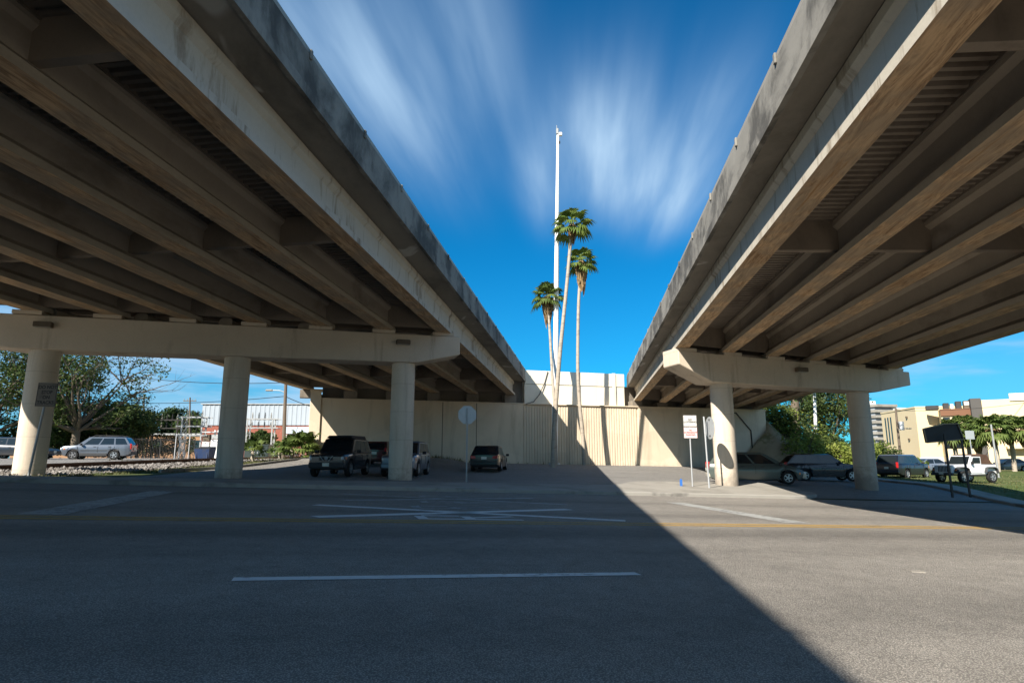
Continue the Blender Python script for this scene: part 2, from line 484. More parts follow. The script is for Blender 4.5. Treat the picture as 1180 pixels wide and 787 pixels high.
def rxr(sc_, tc, hl, hw):
    P = []
    P.append(seg((sc_ - hl, tc - hw), (sc_ + hl, tc + hw), .36)); P.append(seg((sc_ - hl, tc + hw), (sc_ + hl, tc - hw), .36))
    return P
def letter_R(s0, t0, h, w, k=.2):
    # reads from the driver's side: up = -s, right = +t
    f = lambda a, b: (s0 - b * h, t0 + a * w)
    P = [seg(f(.08, 0), f(.08, 1), k * .8), seg(f(.1, .95), f(.8, .95), k), seg(f(.1, .5), f(.8, .5), k), seg(f(.9, .55), f(.9, .92), k * .8), seg(f(.45, .47), f(.95, 0), k * .8)]
    return P
marking('railroad_crossing_marking', rxr(3.0, 13.3, 3.0, 1.5), M_['white_line'])
marking('railroad_crossing_marking', rxr(3.7, 18.15, 3.0, 1.5), M_['old_white'])
marking('railroad_letter_marking', letter_R(3.8, 11.62, 2.0, .85), M_['white_line'])
marking('railroad_letter_marking', letter_R(4.1, 14.3, 2.0, .85), M_['old_white'])
marking('railroad_letter_marking', letter_R(4.6, 16.3, 2.0, .85), M_['old_white'])
marking('railroad_letter_marking', letter_R(4.8, 19.1, 1.8, .7), M_['old_white'])

# ------------------------------------------------------------------ railway
def track_x(y): return -22.1 + .088 * (y - 22)
def rail_z(y): return G(track_x(y), y) * .35 + .55 * .65 + .0105 * (y - 22) + .17
b = MB(); rings = []
YS = [-30 + 3 * k for k in range(75)]
for y in YS:
    x = track_x(y); z = rail_z(y) - .17
    rings.append([(x - 5, y, G(x - 5, y) - .2), (x - 4.2, y, G(x - 4.2, y) + .02), (x - 1.6, y, z), (x, y, z + .02), (x + 1.6, y, z), (x + 3.6 + .5 * mnoise.noise((0, y * .1, 0)), y, G(x + 3.6, y) + .05), (x + 4.4, y, G(x + 4.4, y) - .2)])
b.loft(rings)
ob = b.obj('ballast', M_['ballast'], smooth_ang=50); ob['kind'] = 'stuff'
# loose stones over the near slope of the ballast
b = MB(); rnd = random.Random(3)
for k in range(2600):
    y = rnd.uniform(17, 62); f = rnd.random(); x0 = track_x(y)
    x = x0 + lerp(1.0, 4.0, f); z = lerp(rail_z(y) - .17, G(x0 + 3.6, y) + .05, clamp((x - x0 - 1.6) / 2.0, 0, 1))
    r = rnd.uniform(.05, .13)
    vs = [Vector((rnd.uniform(-1, 1), rnd.uniform(-1, 1), rnd.uniform(-.8, 1))).normalized() * r * rnd.uniform(.7, 1.1) for _ in range(6)]
    p = Vector((x, y, z + .02))
    ax = [Vector((r, 0, 0)), Vector((-r, 0, 0)), Vector((0, r, 0)), Vector((0, -r * .9, 0)), Vector((0, 0, r * .8)), Vector((0, 0, -r))]
    vs = [p + v * rnd.uniform(.6, 1.15) for v in ax]
    b.add(vs, [(0, 2, 4), (2, 1, 4), (1, 3, 4), (3, 0, 4), (2, 0, 5), (1, 2, 5), (3, 1, 5), (0, 3, 5)])
ob = b.obj('loose_stone', M_['ballast']); ob['kind'] = 'stuff'
trk = thing('railway_track', 'rusty railway track on grey ballast behind the left bridge columns', 'track', (0, 0, 0))
for s in (-.72, .72):
    b = MB(); b.loft([[(track_x(y) + s + dx, y, rail_z(y) - .16 + dz) for dx, dz in ((-.07, 0), (.07, 0), (.07, .03), (.02, .05), (.02, .12), (.038, .13), (.038, .18), (-.038, .18), (-.038, .13), (-.02, .12), (-.02, .05), (-.07, .03))] for y in YS]); b.obj('rail', M_['rust'], trk)
b = MB()
y = 8.0
while y < 100:
    b.box((track_x(y), y, rail_z(y) - .2), (2.6, .22, .16)); y += .55
o = b.obj('sleepers', M_['tie'], trk); o.name = 'sleeper'; o['kind'] = 'stuff'

# access road beyond the track
b = MB(); rows = []
for y in [2 + 2 * k for k in range(33)]:
    x = track_x(y); rows.append([(x - 4.6 - d, y, max(G(x - 4.6 - d, y), 0) + .03) for d in (0, 2, 4, 7, 10, 14)])
for r_ in rows: b.v += r_
for j in range(len(rows) - 1):
    for i in range(5):
        a = j * 6 + i; b.f.append([a, a + 1, a + 7, a + 6]); b.m.append(0)
struct(b.obj('access_road', M_['lot'], fix=False))

# ------------------------------------------------------------------ bridges
def girder_profile(dep=1.2, bw=.31):
    return [(bw, 0), (bw, .18), (.1, .37), (.1, dep - .3), (.21, dep - .19), (.21, dep), (-.21, dep), (-.21, dep - .19), (-.1, dep - .3), (-.1, .37), (-bw, .18), (-bw, 0)]

def overpass(label, az, z0, slope, e_near, e_far, tilt, e_edge, e_back, cpt, side, group=None):
    """local frame: x across (e), y along. side=+1 when the open gap lies towards +x."""
    root = thing('overpass', label, 'bridge', (0, 0, 0), -R(az))
    caz, saz = math.cos(R(az)), math.sin(R(az))
    loc = lambda x, y: (caz * x - saz * y, saz * x + caz * y)
    tn = math.tan(A + R(az))
    ce, ca_ = loc(*cpt); cap_y = lambda e: ca_ + (e - ce) * tn
    we, wa = loc(3, 53); wall_y = lambda e: wa + (e - we) * tn
    zz = lambda e, y: z0 + slope * y + tilt * (e - e_near[0])
    Y0 = -34.0
    dep = 1.2
    def girder(e, ya, yb, fascia):
        b = MB(); pr = girder_profile(dep)
        n = max(2, int((yb - ya) / 4))
        rings = [[(e + px, lerp(ya, yb, k / n) , zz(e, lerp(ya, yb, k / n)) + pz) for px, pz in pr] for k in range(n + 1)]
        b.loft(rings)
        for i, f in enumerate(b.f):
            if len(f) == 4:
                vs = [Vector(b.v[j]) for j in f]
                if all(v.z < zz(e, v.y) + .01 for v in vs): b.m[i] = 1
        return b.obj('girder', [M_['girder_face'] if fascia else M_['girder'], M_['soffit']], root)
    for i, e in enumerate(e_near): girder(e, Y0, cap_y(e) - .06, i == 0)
    for i, e in enumerate(e_far): girder(e, cap_y(e) + .06, wall_y(e) + .55, i == 0)
    # diaphragms, parallel sided, and corrugated deck forms in every bay
    spans = ((e_near, [8.3 - 12, 8.3, 16.8], Y0, lambda e: cap_y(e) - .55), (e_far, None, None, lambda e: wall_y(e) + .1))
    for es, ds, ya, yend in spans:
        for a, c in zip(es, es[1:]):
            m = (a + c) / 2; sgn = 1 if c > a else -1
            x0, x1 = a + sgn * .1, c - sgn * .1
            dl = list(ds) if ds else [cap_y(m) + 8.5, cap_y(m) + 17]
            b_ends = [yend(m)] if ds else [cap_y(m) + .6, yend(m)]
            for d in dl:
                b = MB(); zb = zz(m, d)
                t = tilt * (x1 - x0) / 2
                b.add([(x0, d - .11, zb + .36 - t), (x1, d - .11, zb + .36 + t), (x1, d - .11, zb + dep - .02 + t), (x0, d - .11, zb + dep - .02 - t),
                       (x0, d + .11, zb + .36 - t), (x1, d + .11, zb + .36 + t), (x1, d + .11, zb + dep - .02 + t), (x0, d + .11, zb + dep - .02 - t)],
                      [(0, 1, 2, 3), (7, 6, 5, 4), (0, 4, 5, 1), (1, 5, 6, 2), (2, 6, 7, 3), (3, 7, 4, 0)])
                b.obj('diaphragm', M_['diaphragm'], root)
            for d in b_ends:     # skewed end diaphragms over the piers
                b = MB(); k = (x1 - x0) * tn / 2; zb = zz(m, d); t = tilt * (x1 - x0) / 2
                b.add([(x0, d - k - .12, zb + .2 - t), (x1, d + k - .12, zb + .2 + t), (x1, d + k - .12, zb + dep - .02 + t), (x0, d - k - .12, zb + dep - .02 - t),
                       (x0, d - k + .12, zb + .2 - t), (x1, d + k + .12, zb + .2 + t), (x1, d + k + .12, zb + dep - .02 + t), (x0, d - k + .12, zb + dep - .02 - t)],
                      [(0, 1, 2, 3), (7, 6, 5, 4), (0, 4, 5, 1), (1, 5, 6, 2), (2, 6, 7, 3), (3, 7, 4, 0)])
                b.obj('diaphragm', M_['diaphragm'], root)
            # forms
            b = MB(); y_ = ya if ds else cap_y(m) - .5
            ye = cap_y(m) - .5 if ds else wall_y(m) + .9
            rows = []; p = .26
            y = y_
            while y < ye:
                for dy, dz in ((0, 0), (.10, 0), (.13, .085), (.23, .085)):
                    rows.append((y + dy, dz))
                y += p
            g0, g1 = a + sgn * .2, c - sgn * .2
            for y, dz in rows:
                b.v.append((g0, y, zz(g0, y) + dep - .055 + dz)); b.v.append((g1, y, zz(g1, y) + dep - .055 + dz))
            for k in range(len(rows) - 1):
                b.f.append([2 * k, 2 * k + 1, 2 * k + 3, 2 * k + 2]); b.m.append(0)
            for ge in (g0, g1):
                sg_ = 1 if ge == g0 else -1
                b.loft([[(ge + dx, y, zz(ge, y) + dep + dz) for dx, dz in ((-.02, -.10), (.05 * sgn * sg_, -.10), (.05 * sgn * sg_, -.005), (-.02, -.005))] for y in (y_, ye)])
            b.obj('deck_form', M_['form'], root)
    # deck slab
    b = MB()
    sgn = side
    def endy(e): return wall_y(e) + .98
    cs = [(0, dep + .0), (0, dep + .21), (1, dep + .21), (1, dep + .0)]
    def cut(yfun):
        out = []
        for q, h in cs:
            e = e_back(yfun(-22.0 if side > 0 else 17.3)) if q else e_edge
            out.append((e, yfun(e), zz(e, yfun(e)) + h + (.025 if h < dep + .1 else 0)))
        return out
    rings = [cut(lambda e: Y0)] + [cut(lambda e, k=k: lerp(Y0, endy(e), k / 60)) for k in range(1, 61)]
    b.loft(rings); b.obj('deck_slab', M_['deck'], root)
    # parapets
    for ef, sg in ((lambda y: e_edge, sgn), (e_back, -sgn)):
        e = ef(50.0)
        b = MB()
        pr = [(-sg * .015, dep + .213), (-sg * .015, dep + .97), (-sg * .22, dep + .97), (-sg * .24, dep + .5), (-sg * .40, dep + .213)]
        rings = []
        for k in range(41):
            y = lerp(Y0, endy(e), k / 40)
            rings.append([(ef(y) + x, y, zz(ef(y), y) + h) for x, h in pr])
        b.loft(rings)
        # drip edge below the barrier
        rings = []
        for k in range(41):
            y = lerp(Y0, endy(e), k / 40)
            rings.append([(ef(y) + x, y, zz(ef(y), y) + h) for x, h in ((sg * .02, dep - .03), (sg * .02, dep + .212), (-sg * .1, dep + .212), (-sg * .1, dep - .03))])
        b.loft(rings)
        b.obj('parapet', M_['parapet'], root)
        b = MB(); er = e - sg * .1
        b.loft([[(ef(lerp(Y0, endy(e), k / 40)) - sg * .1 + dx, lerp(Y0, endy(e), k / 40), zz(ef(lerp(Y0, endy(e), k / 40)), lerp(Y0, endy(e), k / 40)) + dep + 1.0 + dz) for dx, dz in ((-.05, .02), (.05, .02), (.05, .13), (-.05, .13))] for k in range(41)])
        b.obj('rail', M_['rail_metal'], root)
        if e == e_edge:
            y = -11.0
            while y < endy(e):
                b = MB(); z = zz(e, y) + dep
                b.box((e + sg * .005, y, z + .97), (.05, .10, .22)); b.box((er, y, z + .985), (.12, .12, .1))
                b.obj('rail_post', M_['parapet'], root, bevel=.015)
                y += 3.15
    return root

E_LN = [-6.78 - 2.46 * i for i in range(8)]
E_LF = [-6.78 - 2.95 * i for i in range(6)]
E_RN = [4.54 + 2.29 * i for i in range(6)]
L_ROOT = overpass('left concrete highway overpass, its deep shadowed girders running back to the cream wall', 7.37, 7.36, -.021, E_LN, E_LF, .0142, -5.65, lambda y: -24.4 + 2.2 * smooth(17, 27, y), (-5.0, 28.5), 1)
R_ROOT = overpass('right concrete highway overpass with rust streaked girder bottoms and sunlit edge flange', 6.78, 6.25, -.003, E_RN, E_RN, -.040, 3.66, lambda y: 17.3, (10.15, 30.2), -1)

# ------------------------------------------------------------------ piers
def lamp(parent, s, front, z):
    b = MB(); b.box((s, front - .16, z), (.62, .26, .2)); o = b.obj('light_fixture', M_['lamp_case'], parent, bevel=.02)
    b = MB(); b.box((s, front - .16, z - .108), (.52, .2, .02)); b.obj('lens', M_['lens'], o)
def pier(label, c, cols, outline, cw, seats, seat_h, lamps, capz):
    root = thing('bridge_pier', label, 'bridge pier', (c[0], c[1], 0), A)
    b = MB()
    b.prism(outline, lambda s, z: (s, -cw / 2, z), lambda s, z: (s, cw / 2, z))
    b.obj('pier_cap', M_['cap'], root, bevel=.03)
    for s in seats:
        b = MB(); b.box((s, 0, capz(s) - .05), (1.0, cw - .004, .16)); b.obj('bearing_seat', M_['cap'], root, bevel=.01)
        b = MB(); b.box((s, 0, capz(s) + .045), (.5, .5, .05)); b.obj('bearing_pad', M_['black'], root)
    for s, zt in cols:
        x, y = c[0] + s * CA, c[1] + s * SA
        zb = G(x, y) - .3
        b = MB(); b.cyl((s, 0, zb), .525, zt - zb, 48); b.obj('column', M_['column'], root, smooth_ang=40)
    for s in lamps: lamp(root, s, -cw / 2, capz(s) - .55)
    return root
capL = lambda s: 6.68 + .0045 * (s + 17.5)
pier('three column pier with long level cap under the left overpass', (-5.0, 28.5), [(0, 5.42), (-7.06, 5.35), (-14.1, 5.3)],
     [(-20.0, 6.52), (2.5, 6.63), (2.5, 5.78), (.5, 5.33), (-15.0, 5.2), (-20.0, 5.75)], 1.3,
     [1.72 - 2.73 * i for i in range(8)], .12, [-.15, -14.0], capL)
capR = lambda s: 6.05 - .0345 * s
pier('two column pier with tapered cap, sunlit at its left end, under the right overpass', (10.15, 30.2), [(0, 4.9), (8.3, 4.7)],
     [(-2.7, 6.02), (11.2, 5.55), (11.2, 4.85), (8.9, 4.42), (-.95, 4.6), (-2.7, 5.38)], 1.4,
     [-2.2 + 2.5 * i for i in range(6)], .12, [4.1], capR)

# ------------------------------------------------------------------ abutment
WX, WY = 3.0, 53.0
abt = thing('abutment_wall', 'cream painted abutment wall closing the space beneath both overpasses', 'wall', (WX, WY, 0), A)
def wz(s, dep=0):       # ground along the wall
    return G(WX + s * CA - dep * SA, WY + s * SA + dep * CA)
def wbox(s0, s1, d0, d1, z0, z1, name, m, bevel=.015):
    b = MB(); b.box(((s0 + s1) / 2, (d0 + d1) / 2, (z0 + z1) / 2), (s1 - s0, d1 - d0, z1 - z0)); return b.obj(name, m, abt, bevel=bevel)
wbox(-18.35, -2.15, 0, .9, -1, 5.5, 'lower_wall', M_['wall'])
wbox(8.55, 22.0, 0, .9, -1.5, 5.5, 'lower_wall', M_['wall'])
wbox(-2.15, 8.55, .12, .9, -1.2, 5.5, 'lower_wall', M_['wall'])
# ribbed facing between the bridges
b = MB(); s = -2.1
while s < 8.45:
    z0 = -1.2
    b.loft([[(s, .118, z), (s + .02, .066, z), (s + .17, .066, z), (s + .19, .118, z)] for z in (z0, 5.38)])
    s += .24
b.obj('ribbed_facing', M_['wall'], abt)
wbox(-18.4, 22.05, -.06, .6, 5.5, 5.6, 'seat_ledge', M_['wall'])
# dark backwall behind the girder ends, upper wall in the gap, cheek walls
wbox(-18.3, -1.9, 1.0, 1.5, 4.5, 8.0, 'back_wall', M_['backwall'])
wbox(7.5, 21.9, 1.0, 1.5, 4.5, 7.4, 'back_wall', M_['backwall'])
wbox(-1.9, 7.5, .45, 1.1, 5.6, 7.28, 'upper_wall', M_['wall_up'])
wbox(-1.9, 7.5, .40, 1.1, 7.3, 8.46, 'upper_wall', M_['wall_up'])
wbox(6.35, 6.62, .33, 1.1, 5.6, 8.5, 'pilaster', M_['wall_up'])
wbox(-19.15, -18.36, -.12, .75, -.5, 6.1, 'corner_pillar', M_['wall'])
wbox(-19.2, -18.3, -.17, .8, 6.1, 6.25, 'pillar_cap', M_['wall'])
# vertical construction joints: narrow strips of darker sealant
for s in (-13.1, -9.0, -6.2):
    wbox(s, s + .07, -.006, .0, -.2, 5.5, 'joint_seal', M_['backwall'], 0)
for i, e in enumerate(E_LF): pass
def seat_block(az, es, z):
    caz, saz = math.cos(R(az)), math.sin(R(az))
    for e in es:
        # point on wall line at this e
        tn = math.tan(A + R(az)); we, wa = caz * WX - saz * WY, saz * WX + caz * WY
        al = wa + (e - we) * tn
        x, y = caz * e + saz * al, -saz * e + caz * al
        s = (x - WX) * CA + (y - WY) * SA
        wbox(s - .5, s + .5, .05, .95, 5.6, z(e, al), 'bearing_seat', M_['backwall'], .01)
seat_block(7.37, E_LF, lambda e, al: 7.36 - .021 * al + .0142 * (e + 6.78) - .01)
seat_block(6.78, E_RN[:4], lambda e, al: max(5.68, 6.25 - .003 * al - .04 * (e - 4.54) - .01))
# conduit on the right-hand face
b = MB(); b.tube([(17.2, -.06, 5.35), (18.7, -.06, 5.2), (20.2, -.06, 3.6), (20.25, -.06, 0)], .05, 8); b.obj('conduit', M_['black'], abt, smooth_ang=60)
b = MB(); b.tube([(.2, .36, 8.4), (-.1, .36, 7.4), (-.6, .3, 6.4), (-1.2, .1, 5.75), (-1.9, -.08, 5.55)], .035, 8); b.obj('cable', M_['black'], abt, smooth_ang=60)
# wing wall on the left and the fill behind
wbox(-19.1, -18.5, .76, 60, -1, 6.05, 'wing_wall', M_['wall'])
def fill():
    b = MB(); S = [-18.45] + [-18 + 1.0 * k for k in range(72)]; D = [1.51, 2.5, 4, 6, 9, 13, 18, 25, 35, 50, 70, 100, 150]
    def hh(s, d):
        top = 6.0 if s < -1.9 else 7.2
        g = wz(s, d)
        dd = max(0, s - 19.0)
        return max(g - .3, top - .62 * dd + .8 * mnoise.noise((s * .5, d * .5, 0)) * smooth(0, 3, dd))
    for d in D:
        for s in S: b.v.append((s, d, hh(s, d)))
    n = len(S)
    for j in range(len(D) - 1):
        for i in range(n - 1):
            a = j * n + i; b.f.append([a, a + 1, a + n + 1, a + n]); b.m.append(0)
    # front cone of the slope right of the wall
    o = len(b.v); S2 = [18.5 + .5 * k for k in range(38)]; D2 = [1.51, .5, -.5, -1.5, -2.5, -4, -5.5]
    for d in D2:
        for s in S2: b.v.append((s, d, max(wz(s, d) - .3, hh(max(s, 22.05), 1.51) - .75 * (1.51 - d) - (.95 * (22.1 - s) if s < 22.1 else 0) - (9 if s < 22.0 and d > 0.3 else 0))))
    n2 = len(S2)
    for j in range(len(D2) - 1):
        for i in range(n2 - 1):
            a = o + j * n2 + i; b.f.append([a, a + n2, a + n2 + 1, a + 1]); b.m.append(0)
    ob = b.obj('embankment', surf('leaf litter and dry soil', (.30, .24, .16), .4, .8, .95, .1, bump=.6, bscale=7, stain=(.12, .12, .05), amt=.8, sscale=(.7, .7, .7), lo=.45, hi=.6, grain=.3, gscale=30), smooth_ang=60, fix=False); ob.location = (WX, WY, 0); ob.rotation_euler = (0, 0, A); struct(ob)
    return hh
HH = fill()
# ------------------------------------------------------------------ vehicles
def carpaint(name, base, rough=.28, metal=.0, dirt=.25):
    t = NT(name); co = t.coord()
    f = t.ramp(t.noise(co, 3, 5, .6), .5, .8, 0, dirt * .5)
    col = t.mix(f, base, (.10, .09, .075))
    sx = t.n('ShaderNodeSeparateXYZ'); t.put(sx.inputs[0], co)
    low = t.ramp(t.math('ADD', sx.outputs[2], t.math('MULTIPLY', t.noise(co, 6, 4), .25)), .3, .65, dirt * 1.3, 0)
    col = t.mix(low, col, (.11, .095, .08))
    return t.out(t.bsdf(col, t.math('MULTIPLY_ADD', f, .5, rough), .5, metal, None, .6))
M_['glass'] = NT('tinted car glass'); 
def _g():
    t = M_['glass']; return t.out(t.bsdf((.012, .016, .018), .06, .7))
M_['glass'] = _g()
M_['clear'] = surf('headlamp lens', (.55, .57, .58), .1, 10, .1, .8, bump=0)
M_['amber'] = surf('amber lens', (.75, .18, .02), .1, 10, .2, .6, bump=0)
M_['redlens'] = surf('red tail lens', (.38, .012, .012), .1, 10, .2, .6, bump=0)
M_['tyre'] = surf('tyre rubber', (.02, .02, .02), .2, 6, .85, .2, bump=.2)
M_['alloy'] = surf('alloy wheel', (.45, .46, .47), .15, 5, .35, .5, metal=.8, bump=0)
M_['chrome'] = surf('chrome trim', (.7, .7, .7), .05, 5, .15, .5, metal=1, bump=0)
M_['plate'] = surf('licence plate', (.6, .62, .55), .1, 30, .5, .3, bump=0)
M_['trim'] = surf('grey plastic trim', (.045, .047, .05), .2, 6, .7, .3, bump=.1)
WHEEL = {}
def wheel(parent, x, y, r, w=.22, dark=False):
    key = (round(r, 3), dark)
    if key not in WHEEL:
        b = MB(); pr = [(r * .62, -w / 2), (r * .93, -w / 2), (r, -w * .3), (r, w * .3), (r * .93, w / 2), (r * .62, w / 2)]
        N = 28
        b.loft([[(rr * math.cos(2 * math.pi * k / N), yy, rr * math.sin(2 * math.pi * k / N)) for k in range(N)] for rr, yy in pr], True, False)
        ty = b.obj('tyre', M_['tyre'], smooth_ang=40)
        b = MB(); b.tube([(0, -w * .30, 0), (0, w * .30, 0)], r * .63, 28)
        for sgn in (-1, 1):
            for k in range(5):
                a = 2 * math.pi * k / 5
                b.box((math.cos(a) * r * .33, sgn * w * .38, math.sin(a) * r * .33), (r * .6, w * .2, r * .17), Matrix.Rotation(-a, 3, 'Y'), 1)
            b.disc((0, sgn * w * .38, 0), (0, 1, 0), r * .17, w * .24, 14, 1)
            N = 28
            ring = [[(rr * math.cos(2 * math.pi * k / N), sgn * yy, rr * math.sin(2 * math.pi * k / N)) for k in range(N)] for rr, yy in ((r * .64, w * .3), (r * .64, w * .49), (r * .57, w * .49), (r * .55, w * .3))]
            b.loft(ring, True, False, 1)
        rm = b.obj('rim', [M_['black'], M_['dull_galv'] if dark else M_['alloy']], smooth_ang=40)
        WHEEL[key] = (ty.data, rm.data); bpy.data.objects.remove(ty); bpy.data.objects.remove(rm)
    h = bpy.data.objects.new('wheel', None); COL.objects.link(h); h.parent = parent; h.location = (x, y, r); h.empty_display_size = .1
    for nm, d in zip(('tyre', 'rim'), WHEEL[key]):
        o = bpy.data.objects.new(nm, d); COL.objects.link(o); o.parent = h
    return h

def car(name, label, cat, loc, heading, L, W, H, top, cabin, wb, wr, m, clear=.22, front_oh=.85, group=None, tumble=.80, roof_m=None, rack=False, tail='high', grille='bar',
        cladding=False, windows=3, rear_slope=None, spare=False, plate_f=True, belt_m=None, facia=None):
    """x forward. top: [(x from the front, z)] lower-body top line. cabin: (x0 bottom front, x1 top front, x2 top rear, x3 bottom rear) from the front."""
    z = G(loc[0], loc[1]) + .015 + (loc[2] if len(loc) > 2 else 0)
    root = thing(name, label, cat, (loc[0], loc[1], z), heading, group)
    hl = L / 2; hw = W / 2; X = lambda d: hl - d
    xf, xr = X(front_oh), X(front_oh + wb)
    plan = [(0, .80), (.12, .89), (.45, .965), (1.0, 1.0), (L - 1.0, 1.0), (L - .4, .965), (L - .1, .90), (L, .84)]
    N = 72; ds = sorted(set([L * k / N for k in range(N + 1)] + [.03, .07, L - .03, L - .07]))
    ar = wr + .07
    b = MB(); rings = []
    for d in ds:
        x = X(d); zt = interp(top, d); w = hw * interp(plan, d)
        zl = clear + .10 * (1 - smooth(0, .45, d)) + .12 * smooth(L - .45, L, d)
        arch = 0
        for xc in (xf, xr):
            q = ar * ar - (x - xc) ** 2
            if q > 0: arch = max(arch, wr + math.sqrt(q))
        zs = max(zl, arch); zm = max(lerp(zl, zt, .55), zs + .02); zb = max(zt - .07, zm + .02)
        half = [(0, max(zl, arch * .98)), (w * .80, max(zl, arch * .98)), (w * .97, zs + (.0 if arch else .05)), (w * 1.0, zm), (w * .985, zb), (w * .93, zt), (0, zt + .025)]
        ring = [(x, y_, z_) for y_, z_ in half] + [(x, -y_, z_) for y_, z_ in half[-2:0:-1]]
        rings.append(ring)
    b.loft(rings)
    # cabin
    c0, c1, c2, c3 = [X(c) for c in cabin]
    zb0, zb3 = interp(top, cabin[0]), interp(top, cabin[3])
    bw = hw * .93; tw = hw * tumble; rt = H - .05
    P = {}
    for sg in (1, -1):
        P['a', sg] = Vector((c0, sg * bw * .93, zb0 - .03)); P['d', sg] = Vector((c3, sg * bw * .95, zb3 - .03))
        P['b', sg] = Vector((c1, sg * tw * .96, rt)); P['c', sg] = Vector((c2, sg * tw * .96, rt))
    cm = Vector(((c0 * .5 + c1 * .5), 0, 0))
    ringb = [P['a', 1], P['d', 1], P['d', -1], P['a', -1]]
    ringt = [P['b', 1], P['c', 1], P['c', -1], P['b', -1]]
    rin = [Vector((c1 - .12, tw * .82, H)), Vector((c2 + .12, tw * .82, H)), Vector((c2 + .12, -tw * .82, H)), Vector((c1 - .12, -tw * .82, H))]
    b.loft([ringb, ringt, rin], True, True)
    b.obj('body', m, root, smooth_ang=38)
    if roof_m:
        r = MB(); e = .015
        r.loft([[v + Vector((0, 0, .002)) for v in ringt], [v + Vector((0, 0, .02)) for v in rin]])
        r.obj('roof', roof_m, root, smooth_ang=38)
    def pane(nm, A_, B_, C_, D_, u0, u1, v0, v1, off=.006):
        # A bottom-left, B bottom-right, C top-right, D top-left
        q = lambda u, v: (A_.lerp(B_, u)).lerp(D_.lerp(C_, u), v)
        n_ = (B_ - A_).cross(D_ - A_).normalized()
        ctr = (A_ + B_ + C_ + D_) / 4
        if n_.dot(ctr - Vector((0, 0, .8 * H * .7)) ) < 0: n_ = -n_
        pts = [q(u0, v0), q(u1, v0), q(u1, v1), q(u0, v1)]
        g = MB(); g.loft([[p - n_ * .02 for p in pts], [p + n_ * off for p in pts]]); return g.obj(nm, M_['glass'], root)
    pane('windshield', P['a', 1], P['a', -1], P['b', -1], P['b', 1], .05, .95, .10, .93)
    pane('rear_window', P['d', 1], P['d', -1], P['c', -1], P['c', 1], .08, .92, .20, .90)
    for sg in (1, -1):
        cuts = {2: (.10, .50, .54, .93), 3: (.10, .38, .415, .68, .715, .95), 1: (.12, .9)}[windows]
        for k in range(0, len(cuts), 2):
            pane('side_window', P['a', sg], P['d', sg], P['c', sg], P['b', sg], cuts[k], cuts[k + 1], .14, .90)
        # mirror, door handles and sill
        g = MB(); g.box((c0 - .35, sg * (hw + .10), zb0 + .06), (.14, .2, .15)); g.obj('mirror', M_['black'], root, bevel=.04, seg=2)
        for dx in (.95, 1.9):
            g = MB(); g.box((c0 - dx - .25, sg * (hw * .995), interp(top, cabin[0] + dx) - .13), (.18, .03, .035)); g.obj('door_handle', M_['trim'], root, bevel=.008)
        g = MB()
        for dd_ in (cabin[0] + .10, lerp(cabin[0], cabin[3], .40), lerp(cabin[0], cabin[3], .70)):
            zt_ = interp(top, dd_); g.box((X(dd_), sg * (hw + .001), clear + .30 + (zt_ - clear - .38) / 2), (.014, .012, zt_ - clear - .42))
        g.obj('door_gap', M_['black'], root)
        if cladding:
            g = MB(); g.box(((xf + xr) / 2, sg * (hw - .005), clear + .13), (wb - 2 * ar - .02, .05, .2)); g.obj('side_cladding', M_['trim'], root, bevel=.02)
            g = MB(); g.box(((xf + xr) / 2, sg * (hw + .002), clear + .43), (wb - 2 * ar - .1, .03, .06)); g.obj('door_moulding', M_['trim'], root, bevel=.01)
        zf = interp(top, .15)
        g = MB(); g.box((hl - .14, sg * hw * .68, zf - .16), (.24, hw * .36, .16), Matrix.Rotation(-sg * .28, 3, 'Z')); hd = g.obj('headlight', M_['clear'], root, bevel=.03, seg=2)
        g = MB(); g.box((hl - .24, sg * hw * .87, zf - .17), (.18, .07, .13), Matrix.Rotation(-sg * .5, 3, 'Z')); g.obj('indicator', M_['amber'], root, bevel=.02)
        zr = interp(top, L - .1)
        if tail == 'high': g = MB(); g.box((-hl + .06, sg * hw * .80, zr - .12), (.14, hw * .16, .42))
        else: g = MB(); g.box((-hl + .05, sg * hw * .70, zr - .16), (.14, hw * .34, .17), Matrix.Rotation(sg * .12, 3, 'Z'))
        g.obj('tail_light', M_['redlens'], root, bevel=.02)
        for xc in (xf, xr): wheel(root, xc, sg * (hw - .13), wr)
    # bumpers
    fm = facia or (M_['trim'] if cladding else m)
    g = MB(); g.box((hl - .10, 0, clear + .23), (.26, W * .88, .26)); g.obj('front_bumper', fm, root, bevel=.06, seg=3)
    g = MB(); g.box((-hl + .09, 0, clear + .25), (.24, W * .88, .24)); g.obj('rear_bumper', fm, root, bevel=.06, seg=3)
    zf = interp(top, .15)
    g = MB(); g.box((hl - .035, 0, zf - .18), (.08, hw * .72, .17)); gr = g.obj('grille', M_['black'], root, bevel=.02)
    if grille == 'vee':
        for sg in (1, -1):
            g = MB(); g.bar((hl + .012, sg * .12, zf - .27), (hl + .006, sg * .30, zf - .05), .05, .03); g.obj('grille_bar', M_['dull_galv'], gr)
        g = MB(); g.disc((hl + .012, 0, zf - .15), (1, 0, 0), .085, .03, 20); g.obj('emblem', M_['dull_galv'], gr)
    elif grille == 'bar':
        g = MB(); g.box((hl + .008, 0, zf - .17), (.02, hw * .66, .03)); g.obj('grille_bar', M_['chrome'], gr)
    g = MB(); g.box((hl - .02 + .05, 0, clear + .25), (.02, .31, .15)); g.obj('licence_plate', M_['plate'], root)
    g = MB(); g.box((-hl - .035, 0, (clear + .55)), (.02, .31, .15)); g.obj('licence_plate', M_['plate'], root)
